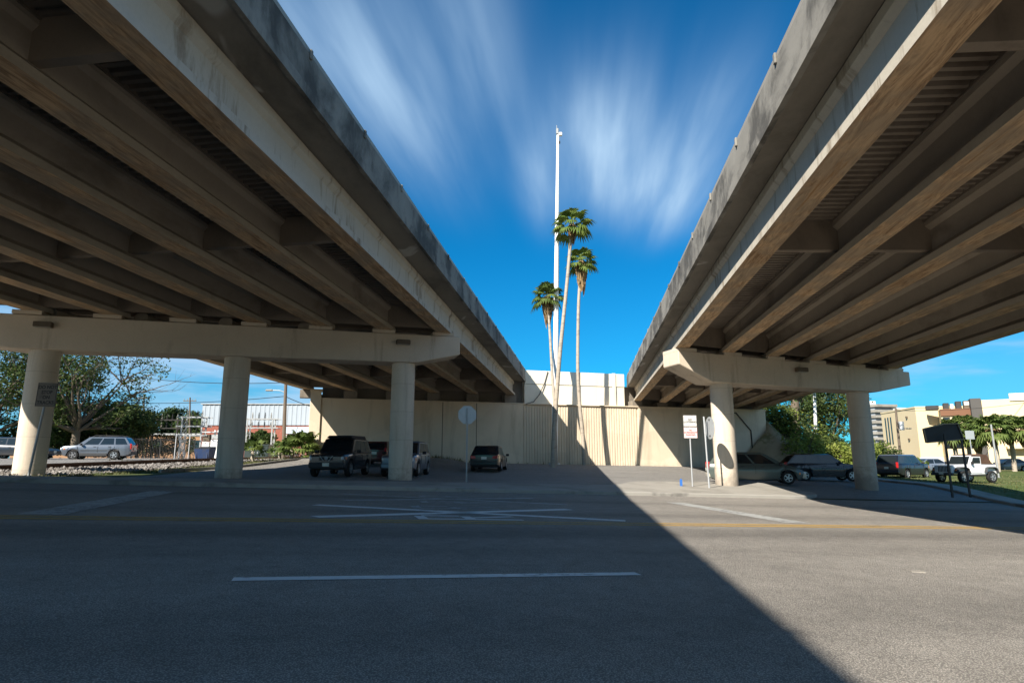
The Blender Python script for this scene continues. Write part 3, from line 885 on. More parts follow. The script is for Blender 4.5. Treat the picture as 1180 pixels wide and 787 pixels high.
    if rack:
        for sg in (1, -1):
            g = MB(); g.tube([(c1 - .15, sg * tw * .78, H - .01), (c1 - .3, sg * tw * .78, H + .09), (c2 + .25, sg * tw * .78, H + .09), (c2 + .1, sg * tw * .78, H - .01)], .022, 8); g.obj('roof_rail', M_['black'], root, smooth_ang=60)
        for f in (.25, .75):
            g = MB(); g.box((lerp(c1, c2, f), 0, H + .085), (.05, tw * 1.56, .03)); g.obj('roof_crossbar', M_['black'], root)
    return root

SUVTOP = lambda h, L: [(0, h - .12), (.12, h - .03), (.5, h + .02), (1.15, h + .08), (L - .15, h + .12), (L, h + .08)]
P_dark = carpaint('charcoal car paint', (.022, .024, .028))
P_black = carpaint('black car paint', (.010, .010, .012), dirt=.08)
P_pale = carpaint('sunlit pale bumper paint', (.50, .47, .38), dirt=.1)  # sun on the minivan's nose is put into this pale bumper colour
P_silver = carpaint('silver car paint', (.13, .15, .18), .3, .45)  # silver darkened to put the tree shade on the car into the colour
P_bluegrey = carpaint('blue grey car paint', (.17, .20, .25), .3, .4)
P_green = carpaint('dark green car paint', (.075, .095, .085), .28, .25)
P_navy = carpaint('navy car paint', (.016, .02, .028), .25, .2)
P_white = carpaint('white car paint', (.68, .69, .69), .3, 0, .12)
P_red = carpaint('dark red car paint', (.09, .012, .014), .3, .1)
P_grey = carpaint('mid grey car paint', (.20, .205, .21), .3, .4)

x0 = car('parked_suv', 'dark parked off-road vehicle with raised roof rack facing the road, left of the white column', 'car', (-8.35, 31.2), R(-93), 4.55, 1.86, 1.80,
    SUVTOP(1.02, 4.55), (1.25, 1.85, 4.05, 4.5), 2.7, .38, P_dark, clear=.30, rack=True, grille='vee', plate_f=True, cladding=True)
# stepped roof box of the rack
g = MB(); g.loft([[(.65, .62, 1.80), (-1.9, .62, 1.80), (-1.9, -.62, 1.80), (.65, -.62, 1.80)], [(.45, .56, 1.93), (-1.85, .56, 1.96), (-1.85, -.56, 1.96), (.45, -.56, 1.93)]]); g.obj('roof_box', M_['black'], x0, bevel=.02)
car('parked_suv', 'blue grey parked car facing the road, half hidden behind the third column', 'car', (-5.45, 33.0), R(-92), 4.7, 1.85, 1.74,
    SUVTOP(1.0, 4.7), (1.25, 1.9, 4.2, 4.65), 2.75, .38, P_bluegrey, clear=.28, grille='bar')
car('parked_hatchback', 'small dark red car with its tail to the road between the two parked front-facing cars', 'car', (-8.55, 41.0), R(92), 4.1, 1.72, 1.48,
    [(0, .62), (.3, .72), (1.1, .92), (3.9, .98), (4.1, .95)], (1.0, 1.75, 3.4, 4.0), 2.5, .31, P_red, windows=2, tail='high')
car('parked_sedan', 'black car seen from behind, parked nose in to the cream wall under the left overpass', 'car', (-1.4, 39.4, -.0), R(84), 4.6, 1.86, 1.50,
    [(0, .64), (.3, .74), (1.2, .92), (4.1, .98), (4.5, .97), (4.6, .92)], (1.1, 1.9, 3.55, 4.25), 2.65, .34, P_black, tail='low')
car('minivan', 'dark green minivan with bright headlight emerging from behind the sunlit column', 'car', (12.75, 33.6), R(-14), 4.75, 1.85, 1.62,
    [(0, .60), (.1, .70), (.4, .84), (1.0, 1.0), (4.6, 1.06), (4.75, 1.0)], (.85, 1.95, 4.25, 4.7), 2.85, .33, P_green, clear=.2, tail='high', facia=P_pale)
car('estate_car', 'grey estate car behind the dark green minivan, mostly hidden', 'car', (16.6, 44.5), R(10), 4.5, 1.75, 1.48,
    [(0, .6), (.15, .7), (1.0, .9), (4.4, .96), (4.5, .92)], (1.05, 1.8, 3.9, 4.4), 2.6, .32, P_grey)
car('suv', 'navy car standing in shade between the green minivan and the right-hand column', 'car', (19.4, 40.0), R(-6), 4.75, 1.87, 1.66,
    SUVTOP(.98, 4.75), (1.25, 2.0, 4.1, 4.7), 2.8, .36, P_navy, clear=.25)
car('suv', 'dark car with silver roof and red tail light beside the right-hand column', 'car', (30.1, 49.0), R(33), 4.9, 1.9, 1.78,
    SUVTOP(1.04, 4.9), (1.2, 1.95, 4.5, 4.86), 2.9, .37, P_black, roof_m=P_silver, clear=.27, rack=False)
car('parked_suv', 'silver car with dark roof rails waiting beyond the railway ballast', 'car', (-30.6, 47.0), R(180 + 16), 4.55, 1.78, 1.66,
    SUVTOP(.97, 4.55), (1.0, 1.75, 4.1, 4.5), 2.62, .35, P_silver, clear=.24, cladding=True, rack=True)
car('sedan', 'dark sedan behind the leftmost column, nose towards the silver car', 'car', (-33.6, 43.0), R(8), 4.7, 1.8, 1.45,
    [(0, .58), (.2, .68), (1.2, .88), (3.7, .95), (4.5, .96), (4.7, .88)], (1.15, 1.95, 3.2, 4.0), 2.7, .32, P_navy, windows=2, tail='low')
for i, (px, Yd, hd, mm, lb) in enumerate(((54.5, 70, 170, P_grey, 'grey parked car beneath the right-hand fan palms'), (58.6, 71, 172, P_dark, 'charcoal parked car at the right edge beneath the palms'), (43.0, 66, 178, P_bluegrey, 'blue grey parked car just visible behind the white jeep bonnet'))):
    car('parked_sedan', lb, 'car', (px, Yd), R(hd), 4.5, 1.8, 1.45, [(0, .58), (.2, .68), (1.2, .88), (3.7, .95), (4.4, .96), (4.5, .88)], (1.15, 1.95, 3.2, 4.0), 2.6, .32, mm, windows=2, tail='low')

# the white open-bodied four-wheel drive
def jeep(loc, hd):
    z = G(*loc) + .12
    r = thing('jeep', 'white boxy jeep with brown soft top on the grass verge behind the black board', 'car', (loc[0], loc[1], z), hd)
    def bx(nm, c, s, m, bv=.03, p=r): g = MB(); g.box(c, s); return g.obj(nm, m, p, bevel=bv, seg=2)
    g = MB()
    prof = [(1.82, .52), (1.86, .62), (1.82, 1.10), (.55, 1.18), (.52, 1.18), (-1.72, 1.16), (-1.75, .5), (-1.1, .48), (.6, .48)]
    g.prism([(1.80, .60), (1.80, 1.08), (.50, 1.16), (.50, .50)], lambda a, c: (a, -.60, c), lambda a, c: (a, .60, c))
    g.prism([(.50, .50), (.50, 1.16), (-1.75, 1.12), (-1.75, .55)], lambda a, c: (a, -.72, c), lambda a, c: (a, .72, c))
    g.obj('body', P_white, r, bevel=.04, seg=2)
    g = MB(); g.box((1.815, 0, .84), (.05, 1.16, .5)); gr = g.obj('grille', P_white, r, bevel=.02)
    for k in range(7):
        g = MB(); g.box((1.845, (k - 3) * .095, .86), (.02, .045, .34)); g.obj('grille_slot', M_['black'], gr)
    for sg in (1, -1):
        g = MB(); g.disc((1.84, sg * .45, .90), (1, 0, 0), .10, .05, 20); g.obj('headlight', M_['clear'], r, smooth_ang=40)
        g = MB(); g.box((1.70, sg * .72, .80), (.06, .10, .06)); g.obj('indicator', M_['amber'], r)
        for xc in (1.18, -1.20):
            g = MB(); pts = [(xc + .52, .62), (xc + .40, .88), (xc + .22, .94), (xc - .22, .94), (xc - .42, .86), (xc - .52, .58)]
            outer = [[(x, sg * .60, zz), (x, sg * .90, zz - .01), (x, sg * .90, zz + .045), (x, sg * .60, zz + .05)] for x, zz in pts]
            g.loft(outer); g.obj('fender', M_['trim'], r, bevel=.01)
            wheel(r, xc, sg * .74, .37, .25)
        g = MB(); g.prism([(.45, 1.15), (.20, 1.62), (-.48, 1.62), (-.48, 1.12)], lambda a, c: (a, sg * .70, c), lambda a, c: (a, sg * .725, c)); dr = g.obj('door', P_white, r)
        g = MB(); g.prism([(.33, 1.2), (.14, 1.56), (-.42, 1.56), (-.42, 1.2)], lambda a, c: (a, sg * .724, c), lambda a, c: (a, sg * .732, c)); g.obj('door_window', M_['glass'], dr)
        bx('door_panel', (-.0, sg * .728, .86), (.95, .03, .52), P_white, .02)
        bx('mirror', (.42, sg * .86, 1.22), (.08, .16, .18), M_['black'], .03)
        bx('tail_light', (-1.77, sg * .62, .86), (.06, .12, .18), M_['redlens'], .01)
        bx('side_step', (0, sg * .80, .46), (1.3, .14, .08), M_['black'], .02)
        g = MB(); g.bar((.52, sg * .68, 1.16), (.24, sg * .66, 1.66), .06); g.obj('windshield_frame', P_white, r)
    g = MB(); g.bar((.24, -.68, 1.66), (.24, .68, 1.66), .06); g.obj('windshield_frame', P_white, r)
    g = MB(); g.loft([[(.50, -.64, 1.17), (.50, .64, 1.17), (.245, .63, 1.64), (.245, -.63, 1.64)], [(.515, -.64, 1.17), (.515, .64, 1.17), (.26, .63, 1.64), (.26, -.63, 1.64)]]); g.obj('windshield', M_['glass'], r)
    g = MB(); top = surf('brown canvas top', (.085, .05, .035), .2, 4, .95, .1, bump=.3, bscale=20)
    g.loft([[(.25, -.66, 1.62), (.25, .66, 1.62), (.25, .62, 1.72), (.25, -.62, 1.72)], [(-.6, -.70, 1.62), (-.6, .70, 1.62), (-.6, .66, 1.78), (-.6, -.66, 1.78)]])
    g.loft([[(-.5, -.72, 1.14), (-.5, .72, 1.14), (-.5, .66, 1.78), (-.5, -.66, 1.78)], [(-1.45, -.72, 1.14), (-1.45, .72, 1.14), (-1.22, .62, 1.74), (-1.22, -.62, 1.74)]])
    g.obj('soft_top', top, r, bevel=.03, seg=2)
    bx('front_bumper', (1.95, 0, .55), (.16, 1.45, .17), M_['trim'], .03)
    bx('licence_plate', (2.035, 0, .60), (.02, .3, .14), M_['plate'], 0)
    g = MB(); g.disc((-1.88, .1, .95), (1, 0, 0), .36, .22, 28); g.obj('spare_wheel', M_['tyre'], r, bevel=.04, smooth_ang=40)
jeep((28.8, 40.5), R(180 + 17))
# ------------------------------------------------------------------ vegetation
def leaf_mat(name, a, b_, c, dry=None):
    t = NT(name); co = t.coord()
    n1 = t.noise(co, .55, 4, .6); n2 = t.noise(co, 3.1, 3, .7)
    col = t.mix(t.ramp(n1, .38, .62), a, b_); col = t.mix(t.ramp(n2, .48, .72, 0, .8), col, c)
    if dry: col = t.mix(t.ramp(t.noise(co, 1.3, 3, .6), .62, .75, 0, .7), col, dry)
    d = t.bsdf(col, .6, .25)
    tr = t.n('ShaderNodeBsdfTranslucent'); t.put(tr.inputs[0], col)
    mx = t.n('ShaderNodeMixShader'); mx.inputs[0].default_value = .3
    t.t.links.new(d, mx.inputs[1]); t.t.links.new(tr.outputs[0], mx.inputs[2])
    return t.out(mx.outputs[0])
LF_oak = leaf_mat('oak leaves', (.045, .075, .018), (.085, .115, .03), (.028, .045, .014), (.16, .14, .05))
LF_dark = leaf_mat('dark evergreen leaves', (.022, .042, .014), (.05, .085, .02), (.016, .028, .010))
LF_lime = leaf_mat('sunlit yellow green scrub leaves', (.17, .22, .04), (.25, .28, .06), (.08, .115, .025), (.20, .18, .06))
LF_palm = leaf_mat('fan palm leaves', (.085, .13, .03), (.14, .18, .045), (.04, .065, .018), (.17, .15, .05))
LF_wash = leaf_mat('tall palm leaves', (.10, .155, .03), (.17, .21, .045), (.06, .10, .022))
M_thatch = surf('dead palm thatch', (.26, .18, .095), .45, 4, .95, .1, bump=.6, stain=(.10, .065, .035), amt=.7, sscale=(3, 3, .6))
M_palmtrunk = surf('grey palm trunk', (.36, .31, .25), .25, 3, .95, .15, bump=.5, bscale=12, stain=(.17, .14, .11), amt=.6, sscale=(2, 2, 6))
M_bark = surf('tree bark', (.13, .105, .08), .35, 3, .95, .15, bump=.7, bscale=9, stain=(.06, .05, .04), amt=.6, sscale=(5, 5, .8))
M_palebark = surf('pale oak bark', (.30, .255, .20), .3, 3, .95, .15, bump=.7, bscale=9, stain=(.14, .115, .09), amt=.6, sscale=(5, 5, .8))

def leaves(b, ctr, rad, n, size, rnd, flat=1.0):
    for _ in range(n):
        d = Vector((rnd.gauss(0, 1), rnd.gauss(0, 1), rnd.gauss(0, 1) * flat))
        d = d.normalized() * rad * (rnd.random() ** .45)
        d.z *= flat
        p = ctr + d
        a = Vector((rnd.uniform(-1, 1), rnd.uniform(-1, 1), rnd.uniform(-.7, .7))).normalized()
        c = a.cross(Vector((rnd.uniform(-1, 1), rnd.uniform(-1, 1), rnd.uniform(-1, 1)))).normalized()
        s = size * rnd.uniform(.6, 1.3)
        b.add([p - a * s, p + c * s * .45, p + a * s, p - c * s * .45], [(0, 1, 2, 3)])

def tree(name, label, base, h, spread, seed, leafm, bark, trunk_r=.35, fork=.3, nl=9, leaf=.16, dens=70, group=None, bare=None, lean=(0, 0), zoff=0, cat='tree', droop=0, clump=1.0):
    rnd = random.Random(seed)
    z = base[2] if len(base) > 2 else G(*base[:2]) - .1
    root = thing(name, label, cat, (base[0], base[1], z), 0, group)
    tb = MB(); lb = MB(); ctrs = []
    fk = Vector((lean[0] * fork, lean[1] * fork, h * fork))
    tb.tube([(0, 0, -.3), (0, 0, .1), fk * .5 + Vector((rnd.uniform(-.1, .1), 0, 0)), fk], [trunk_r * 1.35, trunk_r * 1.1, trunk_r * .92, trunk_r * .8], 10)
    def branch(p, d, L, r, lvl, is_bare):
        pts = [p]; rr = [r]; cur = p.copy(); dd = d.copy(); n = 4
        for k in range(n):
            dd = (dd + Vector((rnd.uniform(-.25, .25), rnd.uniform(-.25, .25), rnd.uniform(-.12, .22) - droop * k * .1))).normalized()
            cur = cur + dd * L / n; pts.append(cur.copy()); rr.append(r * (1 - .75 * (k + 1) / n))
        tb.tube(pts, rr, 6 if lvl < 2 else 4)
        if lvl < 2 + (1 if is_bare else 0):
            m = rnd.randint(3, 4) if lvl == 0 else rnd.randint(2, 4)
            for k in range(m):
                q = pts[rnd.randint(1, n)] if k else pts[n]
                nd = (dd * .8 + Vector((rnd.uniform(-1, 1), rnd.uniform(-1, 1), rnd.uniform(-.35, .75)))).normalized()
                branch(q, nd, L * rnd.uniform(.5, .75), r * .42, lvl + 1, is_bare)
        if not is_bare and lvl >= 1:
            for q in pts[2:]: ctrs.append(q)
    for k in range(nl):
        an = 2 * math.pi * k / nl + rnd.uniform(-.35, .35)
        el = rnd.uniform(.15, 1.1)
        d = Vector((math.cos(an) * math.cos(el), math.sin(an) * math.cos(el), math.sin(el)))
        L = lerp(spread * .62, h * (1 - fork) * .62, math.sin(el))
        isb = bool(bare and bare(d))
        branch(fk - Vector((0, 0, rnd.uniform(0, h * .06))), d, L, trunk_r * .5, 0, isb)
    for q in ctrs: leaves(lb, q, spread * .17 * clump * rnd.uniform(.6, 1.25), int(dens * rnd.uniform(.45, 1.4)), leaf, rnd, .75)
    tb.obj('trunk', bark, root, smooth_ang=50, fix=False)
    if lb.v: lb.obj('crown', leafm, root, fix=False)
    return root

def bush(name, label, x, y, z, r, h, seed, m, n=500, leaf=.12, group=None, cat='shrub'):
    rnd = random.Random(seed)
    root = thing(name, label, cat, (x, y, z), 0, group)
    tb = MB(); lb = MB()
    for k in range(7):
        an = rnd.uniform(0, 6.28); d = Vector((math.cos(an) * r * .6, math.sin(an) * r * .6, h * rnd.uniform(.5, .95)))
        tb.tube([(0, 0, -.6), d * .5 + Vector((0, 0, .1)), d], [.05, .035, .012], 5)
        leaves(lb, d * .9, r * rnd.uniform(.4, .65), n // 7, leaf, rnd, .8)
        leaves(lb, Vector((d.x * 1.1, d.y * 1.1, h * .3)), r * .5, n // 9, leaf, rnd, .8)
    tb.obj('stem', M_bark, root, fix=False); lb.obj('foliage', m, root, fix=False)
    return root

def fan_frond(b, base, d, petiole, rad, rnd, nseg=16, droop=.35):
    """petiole + fan of narrow blades"""
    d = d.normalized(); side = d.cross(Vector((0, 0, 1)))
    if side.length < .05: side = Vector((1, 0, 0))
    side.normalize(); nrm = side.cross(d).normalized()
    tip = base + d * petiole - Vector((0, 0, petiole * petiole * droop * .25))
    b.add([base - side * .025, base + side * .025, tip + side * .018, tip - side * .018], [(0, 1, 2, 3)])
    d2 = (d - Vector((0, 0, droop * .35))).normalized()
    for k in range(nseg):
        a = lerp(-1.9, 1.9, k / (nseg - 1)) + rnd.uniform(-.05, .05)
        v = (d2 * math.cos(a) + side * math.sin(a)).normalized()
        L = rad * (1 - .18 * abs(a)) * rnd.uniform(.85, 1.08)
        w = rad * .105
        c = v.cross(nrm).normalized() * w
        m = tip + v * L * .55 + nrm * .05 * rad
        e = tip + v * L - Vector((0, 0, L * (.18 + droop * .5)))
        b.add([tip, m - c, e, m + c], [(0, 1, 2, 3)])

def palm(name, label, path, r0, r1, crown_r, n_fr, seed, leafm, thatch=.0, thatch_len=1.2, group=None, blades=15, z_off=None, up=.9, petiole=.55):
    """path: list of world points of the trunk (base to top)"""
    rnd = random.Random(seed)
    base = Vector(path[0]); root = thing(name, label, 'palm tree', base, 0, group)
    pts = [Vector(p) - base for p in path]
    b = MB(); n = len(pts)
    # resample smoothly
    fine = []
    for i in range(n - 1):
        p0, p1, p2, p3 = pts[max(i - 1, 0)], pts[i], pts[i + 1], pts[min(i + 2, n - 1)]
        for k in range(5):
            t = k / 5; t2, t3 = t * t, t * t * t
            fine.append(.5 * ((2 * p1) + (p2 - p0) * t + (2 * p0 - 5 * p1 + 4 * p2 - p3) * t2 + (3 * p1 - p0 - 3 * p2 + p3) * t3))
    fine.append(pts[-1])
    fine[0] = fine[0] - Vector((0, 0, .5))
    rr = [lerp(r0, r1, (i / (len(fine) - 1)) ** .7) * (1.25 if i == 0 else 1) for i in range(len(fine))]
    b.tube(fine, rr, 12); b.obj('trunk', M_palmtrunk, root, smooth_ang=60)
    top = pts[-1]
    lb = MB()
    for k in range(n_fr):
        an = k * 2.39996 + rnd.uniform(-.2, .2); el = lerp(1.25, -.55, (k / n_fr) ** up) + rnd.uniform(-.12, .12)
        d = Vector((math.cos(an) * math.cos(el), math.sin(an) * math.cos(el), math.sin(el)))
        fan_frond(lb, top + Vector((0, 0, .15)), d, crown_r * petiole * rnd.uniform(.85, 1.15), crown_r * .55 * rnd.uniform(.85, 1.1), rnd, blades, .35 if el > .2 else .6)
    lb.obj('crown', leafm, root, fix=False)
    if thatch:
        tb = MB()
        for k in range(150):
            an = rnd.uniform(0, 6.283); zz = -rnd.random() ** 1.2 * thatch_len
            w = thatch * (1 - .75 * (-zz / thatch_len)) * rnd.uniform(.6, 1.15) + r1
            p = top + Vector((math.cos(an) * w, math.sin(an) * w, zz)); q = top + Vector((math.cos(an) * w * .75, math.sin(an) * w * .75, zz - rnd.uniform(.3, .7)))
            s = Vector((-math.sin(an), math.cos(an), 0)) * rnd.uniform(.06, .16)
            o = top + Vector((math.cos(an) * r1, math.sin(an) * r1, zz + .35))
            tb.add([o - s * .4, o + s * .4, p + s, q, p - s], [(0, 1, 2, 3, 4)])
        tb.tube([top + Vector((0, 0, -thatch_len)), top + Vector((0, 0, -thatch_len * .4)), top + Vector((0, 0, .2))], [r1, r1 + thatch * .7, r1 + thatch * .3], 10)
        tb.obj('dead_frond_skirt', M_thatch, root, fix=False)
    return root

SB, UPV, FWD = 0, 0, 0
def ray(px, py):
    cp, sp_ = math.cos(PIT), math.sin(PIT)
    u_, v_ = px - W0 / 2, H0 / 2 - py
    return Vector((u_, F * cp - v_ * sp_, F * sp_ + v_ * cp))
def at(px, py, Y):
    d = ray(px, py); return Vector((0, 0, CH)) + d * (Y / d.y)

# three tall fan palms by the pole in front of the wall
def palm_path(pts, Y):
    Ys = Y if isinstance(Y, tuple) else (Y, Y)
    P = [at(x, y, lerp(Ys[0], Ys[1], i / (len(pts) - 1))) for i, (x, y) in enumerate(pts)]; P[0].z = G(P[0].x, P[0].y) - .05; return P
palm('fan_palm', 'tallest fan palm with leaning pale trunk crossing the white mast', palm_path([(637, 533), (638.5, 500), (641, 460), (645, 410), (649, 370), (653.5, 325), (659, 262)], 45.5), .19, .12, 1.75, 24, 3, LF_wash, .25, .9, group='tall palms by the mast')
palm('fan_palm', 'straight fan palm with brown frond skirt right of the white mast', palm_path([(673, 534), (671.5, 502), (668, 466), (666, 430), (666, 390), (667, 345), (670, 304)], 51.2), .175, .12, 1.6, 24, 11, LF_wash, .5, 2.3, group='tall palms by the mast')
palm('fan_palm', 'shortest fan palm with rounded crown left of the white mast', palm_path([(641, 534), (640, 500), (638.5, 460), (636, 425), (634, 390), (631, 345)], (49.2, 52.0)), .14, .10, 1.6, 34, 21, LF_palm, .5, 2.0, group='tall palms by the mast', up=1.3)

# left background trees
tree('oak_tree', 'big half bare oak with pale forked trunk behind the silver car', (-42.2, 61.0), 12.5, 8.6, 5, LF_oak, M_bark, .40, .26, 12, .16, 30, bare=lambda d: d.x > .3 and d.z > .25, clump=.9)
tree('oak_tree', 'leafy oak behind the leftmost column at the edge of the photo', (-50.5, 60.0), 12.5, 10.5, 17, LF_oak, M_bark, .42, .2, 10, .17, 40)
tree('scrub_tree', 'low dark green tree right of the silver car before the orange building', (-41.5, 68.0), 5.6, 5.0, 31, LF_oak, M_bark, .2, .18, 9, .16, 26)
for i, (px, Yd, hh_, sd, lb) in enumerate(((196, 112, 8.6, 41, 'dark round tree behind the left end of the substation'), (226, 118, 7.6, 42, 'small olive tree behind the lattice tower'), (243, 108, 7.6, 43, 'bright green tree beside the second column'), (300, 82, 3.6, 44, 'small brown green tree before the brick wall'))):
    p = at(px, 500, Yd)
    tree('background_tree', lb, (p.x, p.y), hh_, hh_ * .85, sd, LF_dark if i < 2 else LF_oak, M_bark, .22, .2, 8, .26, 40, group='trees behind the substation')

for i, (px, Yd, hh_, sp_, sd, lb) in enumerate(((88, 70, 5.5, 6.5, 61, 'low shady tree directly behind the bonnet of the silver car'), (128, 72, 5.6, 5.2, 62, 'thin olive tree above the tail of the silver car'), (62, 66, 5.0, 6.0, 63, 'dense bushy tree beside the leftmost column'))):
    p = at(px, 500, Yd)
    tree('scrub_tree', lb, (p.x, p.y), hh_, sp_, sd, LF_oak if i == 1 else LF_dark, M_bark, .16, .12, 10, .18, 46)
for i, (px, Yd, r_, h_) in enumerate(((160, 78, 1.6, 3.2), (171, 82, 1.5, 2.6), (182, 76, 1.3, 3.6), (192, 80, 1.4, 2.4), (203, 74, 1.2, 3.0), (212, 80, 1.5, 3.4))):
    p = at(px, 510, Yd); bush('substation_bush', 'scruffy bush among the substation frames before the low peach building', p.x, p.y, G(p.x, p.y), r_, h_, 500 + i, LF_oak if i % 2 else LF_dark, 330, .15, group='bushes around the substation')
# right embankment: big oak, scrub
def emb_z(x, y):
    dx, dy = x - WX, y - WY
    s, d = dx * CA + dy * SA, -dx * SA + dy * CA
    g = G(x, y)
    if s < 22: return g
    top = max(g - .3, 7.2 - .62 * max(0, s - 19.0))
    if d < 1.51: top = max(g - .3, top - .75 * (1.51 - d))
    return max(g, top)
tree('oak_tree', 'large oak with thick pale trunk on the embankment right of the wall', (29.8, 66.2, 3.6), 9.6, 10.5, 8, LF_dark, M_bark, .52, .40, 11, .19, 50, lean=(.6, 0), droop=.5)
tree('oak_tree', 'spreading dark oak behind the right-hand column', (43.5, 88.0), 11.0, 9.0, 9, LF_oak, M_bark, .4, .35, 9, .19, 36)
scr = random.Random(77)
k = 0
scrub_spots = []
for i in range(30):
    px = scr.uniform(888, 1004); f = (px - 888) / 116; Yd = scr.uniform(60, 72)
    p = at(px, 500, Yd); scrub_spots.append((p.x, p.y, scr.uniform(1.4, 2.5), scr.uniform(2.0, 3.6)))
for i in range(16):
    px = scr.uniform(922, 992); Yd = scr.uniform(56, 64); p = at(px, 500, Yd); scrub_spots.append((p.x, p.y, scr.uniform(1.3, 2.1), scr.uniform(2.2, 3.8)))
for i in range(3):
    s_ = scr.uniform(25, 30); d_ = scr.uniform(-1, 1.2)
    scrub_spots.append((WX + s_ * CA - d_ * SA, WY + s_ * SA + d_ * CA, scr.uniform(.7, 1.2), scr.uniform(.5, 1.0)))
for i, (x, y, r_, h_) in enumerate(scrub_spots):
    bush('scrub_bush', 'yellow green scrub bush on the slope right of the wall', x, y, emb_z(x, y) - .1, r_, h_, 100 + i, LF_lime if i % 3 else LF_oak, 620, .15, group='scrub on the embankment slope')
for i, (px, py, Yd) in enumerate(((1013, 528, 62), (1019, 512, 66), (1006, 530, 58), (1010, 515, 72), (1026, 520, 70))):
    p = at(px, py, Yd); bush('hedge_bush', 'green bush at the corner of the cream building', p.x, p.y, G(p.x, p.y), 1.5, (1.8, 3.0, 1.8, 3.6, 2.2)[i], 300 + i, LF_oak, 500, .16, group='bushes by the cream building')

# sabal palms on the right
PS = [(1100, 70, 5.3, 'sabal palm directly behind the black board', 1.9), (1116, 72, 6.0, 'sabal palm between the black board and the street sign', 1.9), (1128, 69, 4.6, 'short sabal palm with orange brown skirt behind the white jeep', 1.8),
      (1147, 66, 5.4, 'sabal palm second from the right edge', 2.1), (1166, 68, 5.6, 'sabal palm with thick trunk near the right edge', 2.0), (1183, 66, 5.3, 'sabal palm cut by the right edge of the photo', 2.0)]
for i, (px, Yd, hh_, lb, cr) in enumerate(PS):
    p = at(px, 520, Yd); z = G(p.x, p.y)
    palm('sabal_palm', lb, [(p.x, p.y, z), (p.x + .1, p.y, z + hh_ * .4), (p.x - .05, p.y, z + hh_ * .8)], .24, .2, cr, 44, 50 + i, LF_palm, .5, 1.3, group='sabal palms by the cream buildings', blades=13, up=1.1)
p = at(938, 470, 150); palm('fan_palm', 'tiny far palm against the sky beyond the embankment', [(p.x, p.y, -.5), (p.x, p.y, 5), (p.x, p.y, p.z + 2.2)], .25, .2, 2.0, 26, 71, LF_dark, .3, 1, blades=9)
p = at(1050, 528, 58); bush('palmetto', 'low palmetto at the foot of the cream building', p.x, p.y, G(p.x, p.y), 1.2, 1.3, 333, LF_palm, 300, .25)

# palmettos by the left end of the wall
def palmetto(label, px, Yd, h_, n_, seed, m=LF_palm, group='palmettos by the ballast'):
    p = at(px, 520, Yd); rnd = random.Random(seed)
    z = G(p.x, p.y); root = thing('palmetto', label, 'shrub', (p.x, p.y, z), 0, group)
    tb = MB(); lb = MB()
    tb.tube([(0, 0, -.2), (.03, 0, h_ * .25), (.0, .02, h_ * .45)], [.14, .12, .1], 8)
    for k in range(n_):
        an = k * 2.4; el = lerp(1.3, -.1, k / n_)
        d = Vector((math.cos(an) * math.cos(el), math.sin(an) * math.cos(el), math.sin(el)))
        fan_frond(lb, Vector((0, 0, h_ * rnd.uniform(.2, .42))), d, h_ * rnd.uniform(.35, .5), h_ * .42 * rnd.uniform(.8, 1.1), rnd, 13, .3)
    tb.obj('stem', M_palmtrunk, root); lb.obj('foliage', m, root, fix=False)
palmetto('tall palmetto touching the corner pillar of the wall', 349, 46.5, 2.3, 24, 1)
palmetto('broad palmetto at the foot of the timber utility pole', 336, 46.0, 1.9, 22, 2)
palmetto('low palmetto left of the timber utility pole', 322, 47.0, 1.4, 16, 3)
palmetto('young palm with thin stem beside the second column', 291, 40.5, 1.7, 13, 4)
palmetto('tufted palmetto beneath the corner pillar kerb', 357, 45.6, 1.3, 16, 5)
# grass tufts of the verge
def tufts():
    rnd = random.Random(12); b = MB()
    for k in range(9000):
        y = rnd.uniform(19, 48); x = rnd.uniform(track_x(y) + 3.2, -15.6 - 1.2 * (1 - smooth(27, 33, y)) * 1.5)
        p = Vector((x, y, G(x, y) - .02)); h_ = rnd.uniform(.04, .15)
        a = rnd.uniform(0, 6.28); s = Vector((math.cos(a), math.sin(a), 0)) * .02
        b.add([p - s, p + s, p + Vector((rnd.uniform(-.06, .06), rnd.uniform(-.06, .06), h_))], [(0, 1, 2)])
    for k in range(7000):
        y = rnd.uniform(30, 60); x = 23.0 + .118 * (y - 33.5) + 1.7 + rnd.uniform(0, 16)
        p = Vector((x, y, G(x, y) + .1)); h_ = rnd.uniform(.04, .12)
        a = rnd.uniform(0, 6.28); s = Vector((math.cos(a), math.sin(a), 0)) * .03
        b.add([p - s, p + s, p + Vector((rnd.uniform(-.06, .06), rnd.uniform(-.06, .06), h_))], [(0, 1, 2)])
    for k in range(900):
        s = rnd.gauss(0, 1) * 6 + 2; t_ = 49.6 - abs(rnd.gauss(0, .18)); x, y = xy(s - .1, t_)
        p = Vector((x, y, G(x, y) + .02 + .34 * smooth(-2, 0, s) * (1 - smooth(9, 12, s)))); h_ = rnd.uniform(.08, .32)
        a = rnd.uniform(0, 6.28); q = Vector((math.cos(a), math.sin(a), 0)) * .035
        b.add([p - q, p + q, p + Vector((rnd.uniform(-.12, .12), rnd.uniform(-.12, .05), h_))], [(0, 1, 2)])
    o = b.obj('grass', leaf_mat('verge grass', (.10, .125, .04), (.15, .14, .06), (.07, .09, .03)), fix=False); o['kind'] = 'stuff'
tufts()
